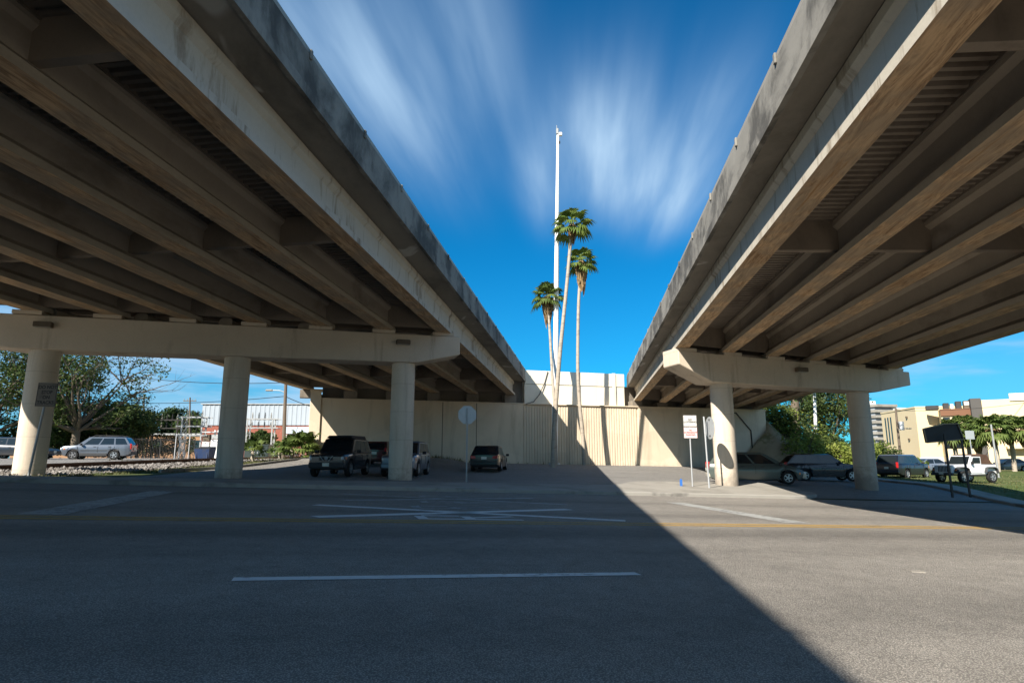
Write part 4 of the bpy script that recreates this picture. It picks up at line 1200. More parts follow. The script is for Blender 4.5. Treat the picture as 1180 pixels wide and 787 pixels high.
# ------------------------------------------------------------------ mast, signs, poles
p = at(639.0, 532, 51.6); mz = G(p.x, p.y)
ms = thing('light_mast', 'very tall white tapered mast rising between the two overpasses', 'mast', (p.x, p.y, mz))
topz = at(643, 156, 51.6).z - mz; dx = at(643, 156, 51.6).x - p.x
b = MB(); b.tube([(0, 0, -.2), (dx * .5, 0, topz * .5), (dx, 0, topz)], [.27, .21, .12], 20); b.obj('pole', M_['white_metal'], ms, smooth_ang=50)
b = MB(); b.cyl((0, 0, -.1), .45, .25, 20); b.obj('base_plate', M_['galv'], ms)
b = MB(); b.box((dx - .05, 0, topz + .35), (.22, .25, .55)); b.obj('lamp_head', M_['dull_galv'], ms, bevel=.04)
b = MB(); b.box((dx + .22, -.05, topz + .05), (.3, .3, .3)); b.obj('lamp_head', M_['white_metal'], ms, bevel=.04)
b = MB(); b.box((dx + .12, -.1, topz - .75), (.12, .16, .22)); b.obj('camera', M_['black'], ms, bevel=.02)
b = MB(); b.tube([(dx - .1, 0, topz + .1), (dx - .1, 0, topz + .95)], .03, 6); b.obj('aerial', M_['dull_galv'], ms)

def text_obj(txt, size, loc, rot, m, parent, name='lettering', lift=.004):
    cu = bpy.data.curves.new(name, 'FONT'); cu.body = txt; cu.size = size; cu.align_x = 'CENTER'; cu.align_y = 'CENTER'; cu.extrude = .001; cu.space_line = .95; cu.offset = .03 * size
    tmp = bpy.data.objects.new(name, cu); COL.objects.link(tmp)
    me = bpy.data.meshes.new_from_object(tmp.evaluated_get(bpy.context.evaluated_depsgraph_get()))
    bpy.data.objects.remove(tmp); me.materials.clear(); me.materials.append(m)
    o = bpy.data.objects.new(name, me); COL.objects.link(o); o.parent = parent; o.location = loc; o.rotation_euler = rot
    return o
M_signw = surf('white sign sheet', (.60, .59, .57), .05, 3, .5, .4, bump=0, stain=(.5, .46, .4), amt=.25, sscale=(3, 3, 3))
M_signback = surf('bare aluminium sign back', (.42, .44, .45), .12, 2, .5, .5, metal=.4, bump=.03, stain=(.25, .25, .24), amt=.3, sscale=(4, 4, 4))
M_ink = surf('black sign ink', (.02, .02, .02), .1, 3, .6, .2, bump=0)
M_redink = surf('red sign ink', (.42, .03, .035), .1, 3, .6, .2, bump=0)
M_signbrown = surf('dark grey brown sign sheet', (.13, .11, .088), .25, 3, .7, .3, bump=0, stain=(.06, .05, .04), amt=.5, sscale=(3, 3, 3))  # dark grey brown sheet with darker blotches, for the track sign

# two stacked notice boards
p = at(798, 559, 28.7); z = G(p.x, p.y)
s1 = thing('notice_sign', 'white notice boards in black and red lettering on a thin post beside the column', 'sign', (p.x, p.y, z + .1), R(4))
b = MB(); b.tube([(0, 0, -.3), (0, 0, 2.95)], .032, 10); b.obj('post', M_['galv'], s1, smooth_ang=50)
zc = at(799, 485, 28.7).z - z - .1; zc2 = at(798, 498.5, 28.7).z - z - .1
for zz_, txt, ink, sz in ((zc, 'NO\nLOITERING', M_ink, .115), (zc2, 'NO\nOVERNIGHT\nPARKING', M_redink, .108)):
    b = MB(); b.box((.02, -.05, zz_), (.62, .012, .50)); pn = b.obj('sign_panel', M_signw, s1, bevel=.004)
    text_obj(txt, sz, (.02, -.0585, zz_), (R(90), 0, 0), ink, pn)
    b = MB()
    for q in ((-.3, .24, .3, .24), (-.3, -.24, .3, -.24)): b.bar((q[0] + .02, -.0575, zz_ + q[1]), (q[2] + .02, -.0575, zz_ + q[3]), .008, .003)
    for q in (-.3, .3): b.bar((q + .02, -.0575, zz_ - .24), (q + .02, -.0575, zz_ + .24), .008, .003)
    b.obj('border', ink, pn)
# round railroad warning sign from behind, leaning post
p = at(817.5, 561.5, 28.3); z = G(p.x, p.y) + .05
s2 = thing('railroad_warning_sign', 'round grey sign back on a leaning post before the sunlit column', 'sign', (p.x, p.y, z), 0)
ptop = at(811, 480, 28.3) - Vector((p.x, p.y, z))
b = MB(); b.tube([(0, 0, -.3), tuple(ptop)], .04, 10); b.obj('post', M_['galv'], s2, smooth_ang=50)
c_ = at(816.5, 493, 28.3) - Vector((p.x, p.y, z))
ax = Vector((math.cos(R(17.5 - 67 - 20 + 90)) , math.sin(R(17.5 - 67 - 20 + 90)), 0)); ax = Vector((math.cos(R(6)), math.sin(R(6)), 0))
b = MB(); b.disc(c_ + ax * .06 , ax, .50, .012, 40); pn = b.obj('sign_panel', M_signback, s2)
b = MB(); b.disc(c_ + ax * .068 , ax, .49, .008, 40); b.obj('sign_face', surf('yellow sign face', (.65, .45, .03), .05, 2, .5, .3, bump=0), pn)
for dz in (.36, -.36):
    b = MB(); b.disc(c_ + Vector((.0, 0, dz)) + ax * .05, ax, .045, .03, 12); b.obj('bolt', M_['black'], s2)
# stop sign from behind
p = at(537.5, 552, 27.0); z = G(p.x, p.y) + .1
s3 = thing('stop_sign', 'pale octagonal sign back on a slim post in the shade of the left overpass', 'sign', (p.x, p.y, z), R(6))
zt = at(537.5, 478, 27.0).z - z
b = MB(); b.box((0, -.02, (zt + .3) / 2 - .1), (.06, .05, zt + .5)); b.obj('post', M_['dull_galv'], s3)
b = MB(); oc = [(.415 * math.cos(R(22.5 + 45 * k)), .415 * math.sin(R(22.5 + 45 * k))) for k in range(8)]
b.prism(oc, lambda a, c: (a, .02, zt + c), lambda a, c: (a, .032, zt + c)); o = b.obj('sign_panel', M_signback, s3)
b = MB(); b.prism([(a * .98, c * .98) for a, c in oc], lambda a, c: (a, .033, zt + c), lambda a, c: (a, .036, zt + c)); f_ = b.obj('sign_face', surf('red sign face', (.4, .02, .02), .05, 2, .5, .3, bump=0), o)
text_obj('STOP', .26, (0, .037, zt), (R(90), 0, R(180)), M_signw, f_)
# dark sign by the leftmost column on a leaning post
p = at(32, 548.5, 22.6); z = G(p.x, p.y) + .02
s4 = thing('track_sign', 'dark grey brown rectangular warning sign on a leaning post before the leftmost column', 'sign', (p.x, p.y, z), 0)
pt = at(54, 455, 22.6) - Vector((p.x, p.y, z))
b = MB(); b.tube([(0, 0, -.2), tuple(pt * 1.0)], .04, 8); b.obj('post', M_['dull_galv'], s4, smooth_ang=50)
tl = math.atan2(pt.x, pt.z)
h4 = bpy.data.objects.new('sign_panel', None); 
b = MB(); M4 = Matrix.Rotation(tl * .35, 3, 'Y'); b.box((pt.x + .04, -.06, pt.z + .0), (.74, .014, .86), M4); pn = b.obj('sign_panel', M_signbrown, s4, bevel=.006)
bpy.data.objects.remove(h4)
for k, tx in enumerate(('DO NOT', 'STOP', 'ON', 'TRACKS')):
    v = M4 @ Vector((0, 0, .27 - .185 * k)); text_obj(tx, .165, (pt.x + .04 + v.x, -.069, pt.z + v.z), (R(90), 0, 0), M_ink, pn).rotation_euler = (R(90), 0, 0)
for (a_, c_2) in (((-.34, -.40), (.34, -.40)), ((-.34, .40), (.34, .40)), ((-.34, -.40), (-.34, .40)), ((.34, -.40), (.34, .40))):
    b = MB(); v0 = M4 @ Vector((a_[0], 0, a_[1])); v1 = M4 @ Vector((c_2[0], 0, c_2[1]))
    b.bar((pt.x + .04 + v0.x, -.068, pt.z + v0.z), (pt.x + .04 + v1.x, -.068, pt.z + v1.z), .018, .003); b.obj('border', M_ink, pn)
# black board on two posts, right
p0 = at(1097, 563, 31.0); p1 = at(1117, 560, 31.6)
zb_ = G(p0.x, p0.y) + .0
s5 = thing('sign_board', 'black board seen from behind on two dark posts in front of the white jeep', 'sign', (p0.x, p0.y, zb_), 0)
O = Vector((p0.x, p0.y, zb_))
for a_, c_3, Yq in (((1097, 566), (1088, 500), 31.0), ((1117, 563), (1107, 500), 31.6)):
    q = at(*a_, Yq) - O; q.z = -.3; b = MB(); b.bar(q, at(*c_3, Yq) - O, .09, .06); b.obj('post', M_['dark_metal'], s5)
crn = [at(1067.5, 510, 31), at(1110, 506, 31.4), at(1103, 488, 31.4), at(1087, 488.5, 31.2), at(1064, 494, 31)]
b = MB(); b.loft([[v - O for v in crn], [v - O + Vector((0, .10, 0)) for v in crn]]); bd = b.obj('board', M_['black'], s5)
b = MB()
cl_ = crn + [crn[0]]
for v, w_ in zip(cl_, cl_[1:]): b.bar(v - O + Vector((0, -.03, 0)), w_ - O + Vector((0, -.03, 0)), .05, .05)
b.obj('frame', surf('pale bronze frame', (.20, .16, .10), .1, 4, .5, .4, metal=.3, bump=0), bd)
# blue marker stake and litter
p = at(785, 560, 28.6)
b = MB(); b.box((0, 0, .14), (.11, .03, .32)); b.prism([(-.055, .30), (.055, .30), (0, .36)], lambda a, c: (a, -.015, c), lambda a, c: (a, .015, c))
o = b.obj('marker_stake', surf('blue plastic', (.03, .13, .42), .1, 4, .5, .4, bump=0), None); o.location = (p.x, p.y, G(p.x, p.y) + .1); tag(o, 'small blue marker stake in the gravel left of the notice post', 'stake')
b = MB(); q = Vector((4.15, 6.45, 0)); 
rz_ = Matrix.Rotation(-.2, 3, 'Z')
b.loft([[rz_ @ Vector((x_, y_, h_)) for y_, h_ in ((-.03, 0), (.03, .004), (.025, .02), (-.03, .012))] for x_, k_ in ((-.08, 0), (-.03, .02), (.03, .0), (.06, .02))])
pl_ = at(1059, 660, 6.2); zl = .05 - .037 * pl_.x - .012 * pl_.y
d_ = ray(1059, 660); tt = (.05 - CH) / (d_.z + .037 * d_.x + .012 * d_.y); gp = Vector((0, 0, CH)) + d_ * tt
o = b.obj('litter', surf('crumpled pale paper', (.25, .23, .2), .2, 8, .8, .2, bump=.4), None); o.location = (gp.x, gp.y, gp.z + .005); tag(o, 'scrap of crumpled litter lying on the sunlit asphalt', 'litter')
b = MB(); 
for k in range(3):
    a_ = k * 2.1; b.loft([[(math.cos(a_ + i) * .10 * f + .12 * k, math.sin(a_ + i) * .08 * f, .01 + .03 * (1 - f)) for i in range(6)] for f in (1, .5, .1)])

# ------------------------------------------------------------------ left background
def stay(nm, label, cat, px, py, Y, rz=0, group=None):
    p = at(px, py, Y); return thing(nm, label, cat, (p.x, p.y, G(p.x, p.y)), rz, group), p
# white corrugated warehouse on brick
M_corr = surf('white corrugated cladding', (.32, .36, .40), .04, 1, .5, .3, bump=.03)
def brick():
    t = NT('red brick'); co = t.mapping(t.coord(), (1, 1, 1), (R(90), 0, 0))
    bt = t.n('ShaderNodeTexBrick'); t.put(bt.inputs['Vector'], co); bt.inputs['Scale'].default_value = 4
    t.put(bt.inputs['Color1'], (.30, .085, .055)); t.put(bt.inputs['Color2'], (.22, .06, .042)); t.put(bt.inputs['Mortar'], (.30, .24, .2))
    bt.inputs['Mortar Size'].default_value = .012
    return t.out(t.bsdf(bt.outputs[0], .9, .15))
M_brick = brick()
r = thing('warehouse', 'long warehouse with white corrugated upper wall over red brick', 'building', (-38.0, 85, G(-38, 85)), 0)
zg = G(-38, 85); zd = 5.45 - zg; zt = 8.25 - zg
b = MB(); b.box((16, 5, zd / 2 - .5), (40, 10, zd + 1)); b.obj('brick_wall', M_brick, r)
b = MB(); rows = []; x = -4.0
while x < 36:
    rows += [(x, 0), (x + .2, 0), (x + .26, -.045), (x + .42, -.045), (x + .48, 0)]; x += .62
for x, y in rows: b.v += [(x, -.1 + y, zd), (x, -.1 + y, zt)]
for k in range(len(rows) - 1): b.f.append([2 * k, 2 * k + 2, 2 * k + 3, 2 * k + 1]); b.m.append(0)
b.obj('cladding', M_corr, r, fix=False)
b = MB(); b.box((16, 5.0, zt - 1.4), (40, 10.0, 2.78)); b.obj('upper_wall', M_corr, r)
b = MB(); b.box((16, 4.95, zt + .06), (40.4, 10.5, .12)); b.obj('roof', M_['dull_galv'], r)
for xw in (335.5, 350.5):
    p = at(xw, 500, 85); lx = p.x + 38
    b = MB(); b.box((lx, -.02, zd - 1.75), (1.45, .1, 1.0)); w = b.obj('window', M_['black'], r)
    b = MB()
    for k in range(4): b.box((lx - .6 + .4 * k, -.08, zd - 1.75), (.07, .04, 1.0))
    b.obj('window_bar', M_['white_metal'], w)
    b = MB(); b.loft([[(lx - .85, 0, zd - .25), (lx + .85, 0, zd - .25), (lx + .85, -.05, zd - .2), (lx - .85, -.05, zd - .2)], [(lx - .85, -.9, zd - 1.2), (lx + .85, -.9, zd - 1.2), (lx + .85, -.95, zd - 1.15), (lx - .85, -.95, zd - 1.15)]]); b.obj('awning', M_corr, r)
for xw in (300, 314):
    p = at(xw, 512, 85); lx = p.x + 38
    b = MB(); b.box((lx, -.03, 1.2), (1.2, .1, 2.2)); b.obj('door', surf('brown red door', (.28, .10, .07), .1, 2, .7, .2, bump=0), r)
# orange building behind the trees
r = thing('orange_building', 'low peach coloured building behind the oaks and the iron fence', 'building', (-48, 96, G(-48, 96)), 0)
M_or = surf('peach stucco', (.30, .175, .10), .1, .6, .9, .2, bump=.1)
b = MB(); b.box((-7.5, 5, 1.35), (41, 10, 4.3)); b.obj('wall', M_or, r)
b = MB(); b.box((-7.5, 5, 3.6), (41.6, 10.6, .25)); b.obj('roof', M_['dull_galv'], r)
for k in range(7):
    b = MB(); b.box((-24 + 6.0 * k, -.03, 2.0), (1.7, .1, 1.4)); w = b.obj('window', M_['glass'], r)
    b = MB(); b.box((-24 + 6.0 * k, -.06, 1.25), (1.9, .16, .1)); b.obj('sill', M_['white_metal'], w)
# iron fence and wire-mesh fence
def fence(nm, label, pa, pb, h_, m, mesh=False, step=2.4, group=None):
    a_ = Vector((pa[0], pa[1], G(*pa))); c_ = Vector((pb[0], pb[1], G(*pb))); L = (c_ - a_).length
    r = thing(nm, label, 'fence', a_, 0, group); d = c_ - a_; n = max(1, int(L / step))
    for k in range(n + 1):
        q = d * k / n; b = MB(); b.tube([q + Vector((0, 0, -.2)), q + Vector((0, 0, h_ + .08))], .04, 6); b.obj('post', m, r)
    for z_ in ((.15, h_ - .12) if not mesh else (h_,)):
        b = MB(); b.bar(Vector((0, 0, z_)), d + Vector((0, 0, z_)), .04); b.obj('rail', m, r)
    b = MB(); st2 = .13 if not mesh else .16; cnt = int(L / st2)
    for k in range(cnt):
        q = d * (k / cnt)
        if not mesh: b.bar(q + Vector((0, 0, .05)), q + Vector((0, 0, h_)), .02)
        else:
            e = d.normalized() * h_ * .6
            for sg in (1, -1):
                q2 = q + e * sg
                if 0 <= (q2.dot(d) / d.length_squared) <= 1: b.bar(q + Vector((0, 0, .05)), q2 + Vector((0, 0, h_)), .012)
    b.obj('pickets' if not mesh else 'wire_mesh', m, r).name = 'picket_infill' if not mesh else 'wire_mesh'
fence('iron_fence', 'black iron picket fence behind the silver car', (-40.5, 60.5), (-31.6, 63.0), 2.0, M_['dark_metal'])
fence('wire_fence', 'grey wire mesh fence panel left of the lattice tower', (-31.4, 59.0), (-29.6, 58.0), 2.3, M_['galv'], True)
fence('wire_fence', 'low wire mesh fence before the brick warehouse', (-26.5, 66.0), (-19.0, 67.5), 1.6, M_['dull_galv'], True)
# substation structures
def gantry(label, px, Y, w_px, top_px, m, seed, cat='substation frame', tiers=2):
    p = at(px, 520, Y); g = G(p.x, p.y); W_ = w_px * Y / 731; H_ = at(px, top_px, Y).z - g
    r = thing('substation_gantry', label, cat, (p.x, p.y, g), R(6), 'substation structures'); rnd = random.Random(seed)
    for x in (-W_ / 2, W_ / 2):
        for y in (-.6, .6):
            b = MB(); b.bar((x, y, -.2), (x, y, H_), .12); b.obj('leg', m, r)
        b = MB(); k = 0; zz_ = 0
        while zz_ < H_ - .8:
            b.bar((x, -.6, zz_), (x, .6, zz_ + .8), .05); b.bar((x, .6, zz_), (x, -.6, zz_ + .8), .05); zz_ += .8
        b.obj('bracing', m, r)
    for k in range(tiers):
        z_ = H_ * (1 - .22 * k)
        b = MB()
        for y in (-.6, .6): b.bar((-W_ / 2 - .6, y, z_), (W_ / 2 + .6, y, z_), .12)
        n = int(W_ / .6) + 1
        for i in range(n): b.bar((-W_ / 2 + W_ * i / n, -.6, z_), (-W_ / 2 + W_ * (i + 1) / n, .6, z_), .05)
        b.obj('beam', m, r)
        nn = max(4, int(W_ / .55))
        for i in range(nn):
            x = lerp(-W_ / 2, W_ / 2, (i + .5) / nn)
            b = MB()
            for q in range(4): b.disc((x, 0, z_ + .12 + .13 * q), (0, 0, 1), .10, .05, 8)
            b.tube([(x, 0, z_), (x, 0, z_ + .75)], .04, 6); b.obj('insulator', M_['dark_metal'] if i % 3 else M_['lens'], r)
    return r
gantry('dark lattice switch rack with a row of insulators left of the tower', 183, 78, 40, 484, M_['dark_metal'], 1)
gantry('dark switch frame with short insulators behind the iron fence', 163, 74, 16, 488, M_['dark_metal'], 5)
gantry('pale lattice tower with insulators behind the wire fence', 221, 66, 22, 481, M_['dull_galv'], 2, tiers=3)
gantry('grey pipe frame before the brick warehouse', 299, 70, 28, 483, M_['dull_galv'], 3)
# equipment cabinets, transformer, dumpster
r, p = stay('equipment_cabinet', 'white electrical cabinet stack above the blue dumpster', 'cabinet', 241, 520, 66, R(5))
for c_, s_, m_ in (((-.3, 0, .9), (.75, .8, 1.8), M_signw), ((.75, .1, 1.0), (1.1, .9, 2.0), M_['white_metal']), ((.7, .1, 2.3), (1.0, .8, .5), M_['dull_galv']), ((-.3, 0, 2.2), (.7, .7, .7), M_['lamp_case'])):
    b = MB(); b.box(c_, s_); b.obj('cabinet_box', m_, r, bevel=.03)
for k in range(3):
    b = MB(); b.tube([(.4 + .35 * k, .1, 2.5), (.4 + .35 * k, .1, 3.0)], .1, 8); b.obj('bushing', M_['white_metal'], r)
b = MB(); b.box((-.05, 0, 2.78), (1.4, .9, .1)); b.obj('canopy', M_signw, r)
r, p = stay('dumpster', 'blue dumpster on the pavement left of the second column', 'dumpster', 236, 526, 57, R(-4))
M_blue = surf('blue painted steel', (.012, .03, .085), .2, 2, .5, .4, bump=.1, stain=(.04, .04, .05), amt=.5, sscale=(2, 2, 1))
b = MB(); b.loft([[(-.62, -.45, .12), (.62, -.45, .12), (.62, .45, .12), (-.62, .45, .12)], [(-.72, -.6, 1.0), (.72, -.6, 1.0), (.72, .55, 1.15), (-.72, .55, 1.15)]]); b.obj('bin_body', M_blue, r, bevel=.02)
for sg in (-1, 1):
    b = MB(); b.loft([[(sg * .36 - .34, -.62, 1.02), (sg * .36 + .34, -.62, 1.02), (sg * .36 + .34, .57, 1.18), (sg * .36 - .34, .57, 1.18)], [(sg * .36 - .34, -.62, 1.06), (sg * .36 + .34, -.62, 1.06), (sg * .36 + .34, .57, 1.22), (sg * .36 - .34, .57, 1.22)]]); b.obj('lid', M_['black'], r)
    b = MB(); b.box((sg * .5, -.53, .55), (.07, .05, .8)); b.obj('rib', M_blue, r)
    b = MB(); b.disc((sg * .5, -.3, .06), (1, 0, 0), .07, .05, 10); b.obj('castor', M_['black'], r)
r, p = stay('transformer_box', 'dark green metal transformer box before the pipe frame', 'transformer', 298, 525, 60, R(4))
M_dg = surf('dark green enamel', (.018, .03, .028), .15, 2, .5, .4, bump=.05)
b = MB(); b.box((0, 0, .72), (2.2, 1.5, 1.45)); b.obj('case', M_dg, r, bevel=.04)
b = MB(); b.box((0, 0, 1.48), (2.3, 1.6, .08)); b.obj('lid', M_dg, r)
for sg in (-1, 1):
    b = MB(); b.box((sg * .52, -.76, .7), (.95, .03, 1.2)); d_ = b.obj('door', M_dg, r, bevel=.01); b = MB(); b.box((sg * .12, -.79, .75), (.04, .04, .2)); b.obj('handle', M_['galv'], d_)
# far wall beyond the substation
r, p = stay('boundary_wall', 'low pale boundary wall beyond the substation', 'wall', 235, 515, 100, 0)
b = MB(); b.box((0, 0, .8), (26, .2, 2.0)); b.obj('wall_panel', M_['walk'], r); b = MB(); b.box((0, 0, 1.85), (26.2, .3, .12)); b.obj('coping', M_['kerb'], r)

def pole(label, px, Y, top_px, lean=0, arm=True, lampy=None, transformer=False, r0=.15, group='timber utility poles', steel=False, cat='utility pole'):
    p = at(px, 522, Y); g = G(p.x, p.y); r = thing('utility_pole', label, cat, (p.x, p.y, g), 0, group)
    t_ = at(px + lean, top_px, Y); H_ = t_.z - g; dx = t_.x - p.x
    b = MB(); b.tube([(0, 0, -.4), (dx, 0, H_)], [r0, r0 * .7], 10); b.obj('pole', M_['galv'] if steel else M_['wood'], r, smooth_ang=50)
    if arm:
        b = MB(); b.bar((dx - .95, .02, H_ - .5), (dx + .95, .02, H_ - .5), .1, .12); c = b.obj('crossarm', M_['wood'], r)
        for k in (-.85, -.35, .35, .85):
            b = MB(); b.tube([(dx + k, .02, H_ - .45), (dx + k, .02, H_ - .2)], .045, 6); b.obj('insulator', M_['lens'], c)
    if lampy:
        sgn, dz = lampy
        b = MB(); b.tube([(dx * .9, 0, H_ - dz), (dx * .9 + sgn * .4, 0, H_ - dz + .15), (dx * .9 + sgn * 1.1, 0, H_ - dz + .2)], .035, 6); a_ = b.obj('lamp_arm', M_['galv'], r)
        b = MB(); b.box((dx * .9 + sgn * 1.3, 0, H_ - dz + .18), (.55, .26, .14)); b.obj('lamp_head', M_['lens'], a_, bevel=.04)
    if transformer:
        b = MB(); b.cyl((dx + .42, 0, H_ - 2.6), .32, 1.0, 16); b.obj('transformer_can', M_['galv'], r, smooth_ang=40)
    return r, Vector((p.x + dx, p.y, g + H_))
_, A1 = pole('timber utility pole with lamp before the white warehouse', 327, 50, 438, 2.5, False, (-1, 1.0), r0=.17)
_, A2 = pole('far timber pole with crossarm above the lattice tower', 219, 92, 458, 0, True)
_, A3 = pole('thin far pole above the low dark tree', 166, 95, 455, 0, True)
_, A4 = pole('timber pole with transformer can left of the cream building', 1037, 74, 470, -5, False, (1, 2.6), True, r0=.16)
# grey conduit riser on the first pole
def wire(label, a_, c_, sag, group='overhead wires'):
    a_, c_ = Vector(a_), Vector(c_); b = MB()
    pts = [a_.lerp(c_, k / 14) - a_ - Vector((0, 0, sag * 4 * (k / 14) * (1 - k / 14))) for k in range(15)]
    b.tube(pts, .028, 5); o = b.obj('overhead_wire', M_['black']); o.location = a_; tag(o, label, 'wire', group)
wire('upper overhead wire running from the lamp pole past the second column', A1 - Vector((0, 0, .2)), at(60, 415, 70), .9)
wire('lower overhead wire running from the lamp pole past the second column', A1 - Vector((0, 0, 1.3)), at(60, 455, 80), .8)
wire('overhead wire from the lamp pole to the corner of the wall', A1 - Vector((0, 0, 1.3)), at(420, 476, 62), .5)
wire('overhead wire across the sky right of the overpass', A4 - Vector((0, 0, .3)), at(1240, 452, 90), .8)

# ------------------------------------------------------------------ right background
M_cream = surf('cream stucco', (.62, .51, .33), .06, .4, .9, .2, bump=.08, bscale=8)
M_brown = surf('brown fascia panel', (.17, .085, .05), .12, .5, .8, .2, bump=.05)
def bld(nm, label, origin, rz): return thing(nm, label, 'building', (origin[0], origin[1], G(*origin)), rz)
# left block: corner at px 1058
p = at(1058, 500, 95); r = bld('cream_building', 'plain cream office block with one shaded side behind the dark car', (p.x, p.y), R(-10))
hA = 8.55 - G(p.x, p.y)
b = MB(); b.box((4.0, 6.5, hA / 2 - .5), (8.0, 13, hA + 1)); b.obj('wall', M_cream, r)
b = MB(); b.box((4.0, 6.5, hA + .12), (8.15, 13.15, .24)); b.obj('parapet', M_cream, r)
for z_, y_ in ((hA - 1.2, 3.0), (hA - 4.6, 3.0)):
    b = MB(); b.box((-.1, y_, z_), (.25, .3, .3)); b.obj('wall_lamp', M_['lamp_case'], r)
b = MB(); b.box((3.0, -.04, .85), (6.4, .12, 1.5)); b.obj('base_panel', M_signw, r)
for k in range(3):
    b = MB(); b.box((-.03, 9.2 + 1.1 * k, hA - 3.0), (.1, .35, 4.4)); b.obj('window', M_['glass'], r)
# rear block with brown band, glazing and roof plant
p = at(1087, 500, 91); r = bld('brown_building', 'brown banded glazed building with rooftop plant between the cream blocks', (p.x, p.y), R(-30))
g0 = G(p.x, p.y); hB = at(1086, 471.5, 91).z - g0
b = MB(); b.box((2.9, 6, hB / 2 - .5), (5.8, 12, hB + 1)); b.obj('wall', M_cream, r)
b = MB(); b.box((2.9, -.1, hB - .5), (5.9, .3, 1.0)); b.obj('fascia', M_brown, r)
for k in range(5):
    b = MB(); b.box((.6 + 1.15 * k, -.04, hB - 3.4), (.85, .12, 4.4)); w = b.obj('window', M_['glass'], r)
    b = MB(); b.box((.6 + 1.15 * k, -.1, hB - 2.6), (.85, .06, .1)); b.obj('mullion', M_['white_metal'], w)
for x_, w_, h_, m_ in ((-.9, 1.6, .6, M_['dark_metal']), (.8, .7, .9, M_['dark_metal']), (1.5, .4, .75, M_signw), (2.3, .7, 1.1, M_['dark_metal']), (3.7, 1.6, 1.15, M_['lamp_case'])):
    b = MB(); b.box((x_, 1.2, hB + h_ / 2), (w_, 1.4, h_)); b.obj('roof_unit', m_, r, bevel=.05)
b = MB(); b.box((3.7, .46, hB + .75), (1.5, .1, .5)); b.obj('roof_panel', M_signw, r)
# right block
p = at(1136, 500, 87); r = bld('cream_building', 'long cream office block with dark end wall at the right edge', (p.x, p.y), R(-31))
g0 = G(p.x, p.y); hC = at(1136, 461, 87).z - g0
b = MB(); b.box((12, 6, hC / 2 - .5), (24, 12, hC + 1)); b.obj('wall', M_cream, r)
b = MB(); b.box((13.5, -.06, hC + .25), (20.8, .3, 1.0)); b.obj('parapet', surf('pale parapet', (.70, .62, .46), .05, .5, .9, .2, bump=0), r)
b = MB(); b.box((-.62, 2.0, hC / 2 - .2), (1.22, 3.4, hC + 1.0)); b.obj('end_wall', surf('dark grey cladding', (.075, .07, .065), .15, .8, .7, .3, bump=0), r)
b = MB(); b.box((12, -.7, 2.9), (20, 1.4, .3)); b.obj('canopy', M_cream, r)
# distant white tower block
p = at(1022, 500, 220); r = bld('apartment_tower', 'distant white balconied apartment tower behind the right-hand column', (p.x, p.y), R(12))
g0 = G(p.x, p.y); hT = at(1022, 468, 220).z - g0
b = MB(); b.box((0, 5, hT / 2 - .5), (8, 10, hT + 1)); b.obj('wall', surf('grey recessed facade', (.30, .32, .34), .1, 1, .6, .4, bump=0), r)
k = 0; z_ = 2.5
while z_ < hT + .3:
    b = MB(); b.box((-.2, 4.5, z_), (8.8, 12.0, .9)); b.obj('balcony', M_['walk'], r); z_ += 1.9
b = MB(); b.box((3.6, -.4, hT / 2), (1.2, 1.0, hT)); b.obj('stair_shaft', M_['white_metal'], r)
b = MB(); b.box((10, 5, hT - .6), (8, 9, .5)); b.obj('roof_slab', M_['white_metal'], r)
b = MB(); b.box((-3, 5, hT + 1.2), (4, 5, 1.6)); b.obj('roof_unit', M_['white_metal'], r)
# thin white pole on the embankment, street sign and posts
p = at(941, 528, 62); z = emb_z(p.x, p.y)
r = thing('light_pole', 'thin white pole standing among the scrub right of the wall', 'pole', (p.x, p.y, z))
t_ = at(938, 440, 62)
b = MB(); b.tube([(0, 0, -.3), (t_.x - p.x, 0, t_.z - z)], [.19, .13], 12); b.obj('pole', M_['white_metal'], r, smooth_ang=50)
b = MB(); b.cyl((0, 0, -.1), .3, .25, 14); b.obj('base', M_['galv'], r)
p = at(1122, 538, 60); z = G(p.x, p.y)
r = thing('street_sign', 'small grey sign on a post behind the white jeep', 'sign', (p.x, p.y, z))
b = MB(); b.tube([(0, 0, -.2), (0, 0, 4.0)], .04, 8); b.obj('post', M_['galv'], r)
b = MB(); b.box((0, -.05, 3.7), (.85, .02, .8)); b.obj('sign_panel', M_signback, r)
p = at(1150, 542, 52); z = G(p.x, p.y)
r = thing('bollard_post', 'slim grey post on the lawn right of the white jeep', 'post', (p.x, p.y, z))
b = MB(); b.tube([(0, 0, -.2), (-.05, 0, 4.4)], .07, 8); b.obj('pole', M_['dull_galv'], r); b = MB(); b.cyl((0, 0, 0), .14, .12, 12); b.obj('base', M_['dull_galv'], r)
# ------------------------------------------------------------------ sky, sun, view
SUN = Vector((.852, 1.15, -.99)).normalized()
sun = bpy.data.lights.new('sun', 'SUN'); sun.energy = 4.9; sun.angle = R(.5); sun.color = (1, .93, .82)
so = bpy.data.objects.new('sun', sun); COL.objects.link(so)
so.rotation_euler = SUN.to_track_quat('-Z', 'Y').to_euler(); so.location = (-30, -40, 60)
t = NT('World', True); sc.world = t.m
sky = t.n('ShaderNodeTexSky'); sky.sky_type = 'NISHITA'; sky.sun_disc = False
sky.sun_elevation = math.asin(-SUN.z); sky.sun_rotation = math.atan2(-SUN.x, -SUN.y)
sky.air_density = 1.0; sky.dust_density = .3; sky.ozone_density = 4.0; sky.altitude = 0
dirn = t.n('ShaderNodeTexCoord').outputs['Generated']
sp = t.n('ShaderNodeSeparateXYZ'); t.put(sp.inputs[0], dirn)
X, Y, Z = sp.outputs
az = R(6.4)
zc = t.math('MAXIMUM', Z, .03)
